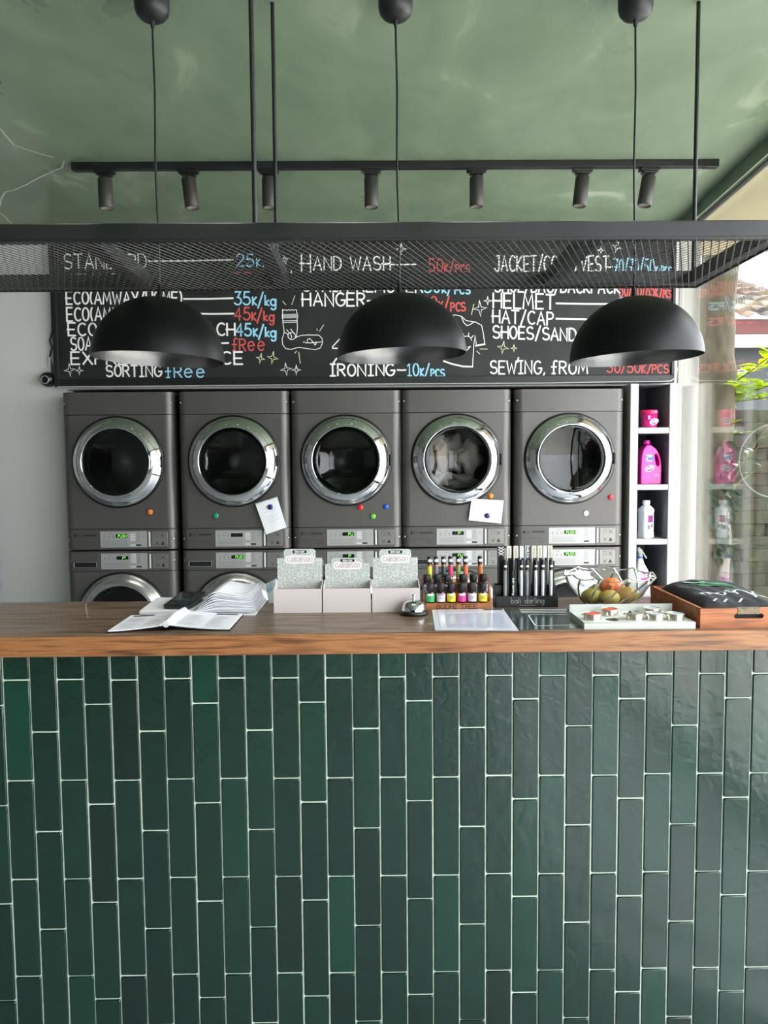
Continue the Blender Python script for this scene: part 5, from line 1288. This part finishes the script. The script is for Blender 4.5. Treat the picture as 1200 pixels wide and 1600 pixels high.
# ------------------------------------------------------------------ card tray with tins
t = thing('tea_light_tray', 'pale grey card tray with round holes and a raised back flap', 'tray', (.68, 2.03, CT))
TX0, TX1, TY0, TY1 = .533, .820, 1.958, 2.098; TH = .0165
tins = [(.566, 2.000, 'red'), (.628, 2.056, 'red'), (.677, 1.998, 'dark'), (.746, 2.062, 'clear'), (.729, 1.994, 'clear'), (.781, 1.989, 'clear')]
holes = [(.622, 1.995), (.575, 2.062), (.690, 2.062), (.80, 2.058)]
M_tray = mat('pale_grey_card', (206, 210, 204), .6)
cu = bpy.data.curves.new('tray_top', 'CURVE'); cu.dimensions = '2D'; cu.fill_mode = 'BOTH'; cu.extrude = .0008
for P in [[(TX0, TY0), (TX1, TY0-.006), (TX1, TY1), (TX0, TY1)]] + [[(x+.0235*math.cos(2*PI*k/28), y+.0235*math.sin(2*PI*k/28)) for k in range(28)] for x, y in [q[:2] for q in tins] + holes]:
    s = cu.splines.new('POLY'); s.points.add(len(P)-1); s.use_cyclic_u = True
    for p, q in zip(s.points, P): p.co = (q[0]-.68, q[1]-2.03, TH, 1)
tmp = bpy.data.objects.new('tray_top', cu); C.objects.link(tmp)
me = bpy.data.meshes.new_from_object(tmp.evaluated_get(bpy.context.evaluated_depsgraph_get())); bpy.data.objects.remove(tmp)
for v in me.vertices: v.co.z = v.co.z if abs(v.co.z) > .01 else v.co.z + TH
me.materials.clear(); me.materials.append(M_tray)
tp = bpy.data.objects.new('tray_top', me); C.objects.link(tp); tp.parent = t; WPOS[tp.name] = WPOS[t.name]
b = MB(); b.prismz([(TX0, TY0), (TX1, TY0-.006), (TX1, TY0-.0045), (TX0, TY0+.0015)], CT, CT+TH-.0008); b.box(TX0, TX0+.0015, TY0+.002, TY1, CT, CT+TH-.0008); b.box(TX1-.0015, TX1, TY0, TY1, CT, CT+TH-.0008); b.box(TX0+.0015, TX1-.0015, TY0+.004, TY1, CT+.0002, CT+.0012)
obj('tray_walls', b, M_tray, t, True)
obj('back_flap', MB().box(TX0-.003, TX1-.005, TY1, TY1+.002, CT, CT+.038), M_tray, t, True)
LT = ['red-topped metal tin at the front left of the card tray', 'red-topped metal tin behind the first at the back of the card tray', 'metal tin with dark speck on its top in the middle of the card tray', 'pale blue topped metal tin at the back of the card tray', 'pale topped metal tin at the front, second from the right of the tray', 'pale topped metal tin at the front right of the card tray']
M_tin = mat('tin_metal', (214, 204, 188), .25, metal=.8); M_wax = {'red': mat('red_wax', (226, 84, 52), .4), 'dark': mat('tin_top_grey', (150, 146, 142), .3), 'clear': mat('tin_top_blue', (176, 192, 192), .2)}
for (x, y, kd), lb in zip(tins, LT):
    t = thing('metal_tin', lb, 'tin', (x, y, CT+.0013), 0, 'round tins in the card tray')
    b = MB(); b.lathe([(.0002, 0), (.0222, 0), (.0226, .001), (.0226, .0322), (.0222, .0328), (.0218, .0322), (.0216, .029)], n=40); obj('tin_cup', b, M_tin, t)
    b = MB(); b.lathe([(.0218, .0312), (.015, .0318), (.0002, .0312)], n=40); obj('tin_top', b, M_wax[kd], t)
    if kd == 'dark': b = MB(); b.sphere((-.009, .008, .0325), .006, .005, .003, 12, 8); obj('dark_speck', b, M_plastic_black, t)

# ------------------------------------------------------------------ glass bowl with fruit
BC = (.682, 2.245); BR = .128; BH = .092
def crystal():
    m = bpy.data.materials.new('crystal_glass'); m.use_nodes = True; b = m.node_tree.nodes['Principled BSDF']
    b.inputs['Transmission Weight'].default_value = 1; b.inputs['Roughness'].default_value = .02; b.inputs['IOR'].default_value = 1.45; b.inputs['Base Color'].default_value = (.97, .98, .98, 1)
    return m
CRY = crystal()
t = thing('glass_bowl', 'clear swirled glass bowl holding fruit behind the card tray', 'bowl', (BC[0], BC[1], CT))
b = MB(); N = 96; rows = 12; vs = []; fs = []
def bowlpt(k, q, inner):
    u = q/rows; a = 2*PI*k/N + .9*u; tw = 0
    rr = .042 + (BR-.042)*(u**.8); z = .004 + BH*(u**1.5)
    lob = abs(math.sin(4.5*(a+tw)))
    rr *= 1 + .035*u*(lob-.5); z += .010*u**3*(1-lob)
    if inner: rr -= .0045; z += .003*(1-u)
    return (rr*math.cos(a), rr*math.sin(a), z)
for inner in (0, 1):
    for q in range(rows+1): vs += [bowlpt(k, q, inner) for k in range(N)]
for q in range(rows): fs += [(q*N+k, q*N+(k+1) % N, (q+1)*N+(k+1) % N, (q+1)*N+k) for k in range(N)]
o_ = (rows+1)*N
for q in range(rows): fs += [(o_+q*N+(k+1) % N, o_+q*N+k, o_+(q+1)*N+k, o_+(q+1)*N+(k+1) % N) for k in range(N)]
fs += [(rows*N+k, rows*N+(k+1) % N, o_+rows*N+(k+1) % N, o_+rows*N+k) for k in range(N)]
fs += [tuple(reversed(range(N))), tuple(o_+k for k in range(N))]
b.add(vs, fs, 0, True); bw = obj('bowl', b, glass_pane_mat('bowl_glass', (.97, .98, .98), .06, .12), t)
b = MB(); b.tube([Vector(bowlpt(k, rows, False)) for k in range(N+1)], .0022, 8, caps=False); obj('rim', b, CRY, bw)
for k in range(12):
    b = MB(); b.tube([Vector(bowlpt(k*8+4, q, False))*1.004 for q in range(1, rows+1)], [.0018+.002*q/rows for q in range(rows)], 8)
    obj('swirl_rib', b, CRY, bw)
def fruit(c, r, sq, col, lb, ribs=0, kind='mango', rot=0):
    t = thing('fruit', lb, 'fruit', (BC[0]+c[0], BC[1]+c[1], CT+c[2]-r*sq[2]), rot, 'fruit in the glass bowl')
    b = MB(); b.sphere((0, 0, r*sq[2]), r*sq[0], r*sq[1], r*sq[2], 36, 20)
    if ribs:
        for i, v in enumerate(b.v):
            a = math.atan2(v.y, v.x); f = 1 - .16*(.5+.5*math.cos(ribs*a)); b.v[i] = Vector((v.x*f, v.y*f, v.z*(1-.0*f)))
    else:
        for i, v in enumerate(b.v): b.v[i] = Vector((v.x*(1+.2*v.y/r), v.y, v.z))
    obj('fruit_body', b, ramp_mat('skin_%d_%d_%d' % col, [col, tuple(min(255, int(v*1.15)) for v in col), tuple(int(v*.8) for v in col)], .4, 14, (1, 1, 1), .05, 4) if 'skin_%d_%d_%d' % col not in MATS else MATS['skin_%d_%d_%d' % col], t)
    b = MB(); b.tube([(0, 0, r*sq[2]*1.95), (.002, 0, r*sq[2]*2+.006), (.006, 0, r*sq[2]*2+.012)], [.004, .0025, .003], 8); obj('stem', b, M_stem, t)
fruit((.006, -.006, .066), .031, (1.15, 1.1, .75), (222, 110, 52), 'ribbed orange fruit on top of the pile in the glass bowl', 8)
fruit((-.052, -.018, .037), .028, (1.15, .9, .85), (150, 140, 56), 'yellow green mottled fruit at the left of the glass bowl')
fruit((-.010, -.046, .036), .027, (1.1, .9, .9), (168, 150, 70), 'golden green fruit at the front of the glass bowl')
fruit((.05, -.022, .038), .030, (1.1, .9, .9), (158, 134, 62), 'dull golden fruit at the right of the glass bowl', 0)
fruit((-.02, .042, .038), .028, (1, 1, .9), (170, 172, 70), 'green fruit at the back left of the glass bowl')
fruit((.042, .042, .038), .028, (1, 1, .9), (200, 176, 70), 'golden fruit at the back right of the glass bowl')

# ------------------------------------------------------------------ wooden crate with folded shirt
GX0, GX1, GY0, GY1, GH = .833, 1.085, 1.955, 2.315, .052
M_crate = ramp_mat('crate_wood', [(116, 64, 34), (168, 98, 54), (196, 122, 70)], .5, 3.2, (2, 14, 24), .05, 8, distort=.8)
t = thing('wooden_crate', 'shallow reddish wooden crate with a handle slot at the right end of the worktop', 'crate', ((GX0+GX1)/2, (GY0+GY1)/2, CT))
th = .009
cu = bpy.data.curves.new('front_board', 'CURVE'); cu.dimensions = '2D'; cu.fill_mode = 'BOTH'; cu.extrude = th/2
W2 = (GX1-GX0)/2; sl_ = [(.032*sx + .0065*math.cos(math.radians(a))*1, .031 + .0065*math.sin(math.radians(a))) for sx, a0 in ((1, -90), (-1, 90)) for a in (a0+180*k/8 for k in range(9))]
for P in [[(-W2, 0), (W2, 0), (W2, GH), (-W2, GH)], sl_]:
    s = cu.splines.new('POLY'); s.points.add(len(P)-1); s.use_cyclic_u = True
    for p, q in zip(s.points, P): p.co = (q[0], q[1], 0, 1)
tmp = bpy.data.objects.new('front_board', cu); C.objects.link(tmp)
me = bpy.data.meshes.new_from_object(tmp.evaluated_get(bpy.context.evaluated_depsgraph_get())); bpy.data.objects.remove(tmp)
me.transform(Matrix.Rotation(PI/2, 4, 'X')); me.materials.clear(); me.materials.append(M_crate)
for yq in (GY0+th/2, GY1-th/2):
    o = bpy.data.objects.new('end_board', me); C.objects.link(o); o.parent = t; o.location = (0, yq-(GY0+GY1)/2, 0)
for x in (GX0, GX1-th): obj('side_board', MB().box(x, x+th, GY0+th, GY1-th, CT, CT+GH), M_crate, t, True, bevel=.001)
obj('bottom_board', MB().box(GX0+th, GX1-th, GY0+th, GY1-th, CT+.0005, CT+.006), M_crate, t, True)
cx = (GX0+GX1)/2
b = MB(); b.box(cx-.029, cx+.029, GY0-.0012, GY0, CT+.0378, CT+GH+.001); b.box(cx-.029, cx+.029, GY0-.0012, GY0+th+.001, CT+GH, CT+GH+.0012); b.box(cx-.029, cx+.029, GY0-.0012, GY0+th, CT+.0366, CT+.0374)
obj('handle_wrap', b, mat('jute_tape', (150, 132, 110), .9, bump=.6, bscale=500, var=.25, vscale=120), t, True)
# shirt
t = thing('folded_shirt', 'folded black shirt with pale lettering and green print lying in the wooden crate', 'shirt', (cx, (GY0+GY1)/2, CT+.0065))
SW2, SD2 = W2-.0105, (GY1-GY0)/2-.0105; SY = (GY0+GY1)/2
def shirt_h(u, v):
    """u,v in -1..1 over the crate opening"""
    e = max(0, 1-abs(u)**7)*max(0, 1-abs(v)**7)
    base = .045*e**.5
    puff = .047*(max(0, 1-abs(u)**6)**.5)*(max(0, 1-abs(v)**6)**.5)*(.84+.16*v)
    wr = .0022*math.sin(6*u+2.2*v+1)+.0016*math.sin(11*v-3*u)+.0011*math.sin(17*u+9*v)
    return .006 + (base*.55 + puff*.95 + wr*e)
b = MB(); n = 56; vs = []; fs = []
for j in range(n+1):
    for i in range(n+1):
        u = -1+2*i/n; v = -1+2*j/n
        vs.append((cx+SW2*u, SY+SD2*v, CT+.0065+shirt_h(u, v)))
for j in range(n):
    for i in range(n): a = j*(n+1)+i; fs.append((a, a+1, a+n+2, a+n+1))
N0 = len(vs); rim = [i for i in range(n+1)] + [j*(n+1)+n for j in range(1, n+1)] + [n*(n+1)+i for i in range(n-1, -1, -1)] + [j*(n+1) for j in range(n-1, 0, -1)]
vs += [(vs[i][0], vs[i][1], CT+.0065) for i in rim]; m_ = len(rim)
fs += [(rim[k], N0+k, N0+(k+1) % m_, rim[(k+1) % m_]) for k in range(m_)] + [tuple(N0+k for k in reversed(range(m_)))]
b.add(vs, fs, 0, True)
obj('shirt_cloth', b, mat('black_cotton', (36, 38, 42), .85, bump=.25, bscale=60), t, True)
def on_shirt(x, y, dz=.0012):
    u = (x-cx)/SW2; v = (y-SY)/SD2; return Vector((x, y, CT+.0065+shirt_h(u, v)+dz))
def shirt_text(b, s, x0, x1, y0, y1, hw, slant=0):
    st, wd = text_strokes([(s, 1, 0)], .16)
    for p in st:
        q = []
        for (a0, b0), (a1, b1) in zip(p, p[1:]):
            m = max(1, int(math.hypot((a1-a0)/wd*(x1-x0), (b1-b0)*(y1-y0))/.004))
            q += [(a0+(a1-a0)*k/m, b0+(b1-b0)*k/m) for k in range(m)]
        q.append(p[-1]); b.ribbon([on_shirt(x0+(a/wd)*(x1-x0), y0+c_*(y1-y0)) for a, c_ in q], hw, (0, 0, 1))
M_print = mat('pale_print', (206, 216, 210), .7); M_green = mat('green_print', (64, 128, 84), .7)
b = MB(); shirt_text(b, 'mo', .884, .945, 2.05, 2.105, .003); shirt_text(b, 's', .955, .972, 2.06, 2.12, .003); shirt_text(b, 'r', .974, .988, 2.05, 2.105, .003); shirt_text(b, 'y', 1.0, 1.028, 2.04, 2.115, .003)
for x in (.888, .915, .955): b.ribbon([on_shirt(x+.004*k, 2.0+.004*k) for k in range(4)], .003, (0, 0, 1))
obj('pale_lettering', b, M_print, t, True)
b = MB()
for yy, w_ in ((2.15, 18), (2.165, 22), (2.18, 22), (2.194, 16)): b.ribbon([on_shirt(.972-.0022*w_+.0044*k, yy+.004*math.sin(k*.6)) for k in range(w_)], .007, (0, 0, 1))
obj('green_emblem', b, M_green, t, True)
b = MB(); b.ribbon([on_shirt(.895+.004*k, 2.215-.0008*k) for k in range(14)], .007, (0, 0, 1)); b.ribbon([on_shirt(.965+.005*k, 2.105-.0045*k) for k in range(16)], .003, (0, 0, 1)); obj('pale_strokes', b, mat('mint_print', (150, 196, 172), .7), t, True)
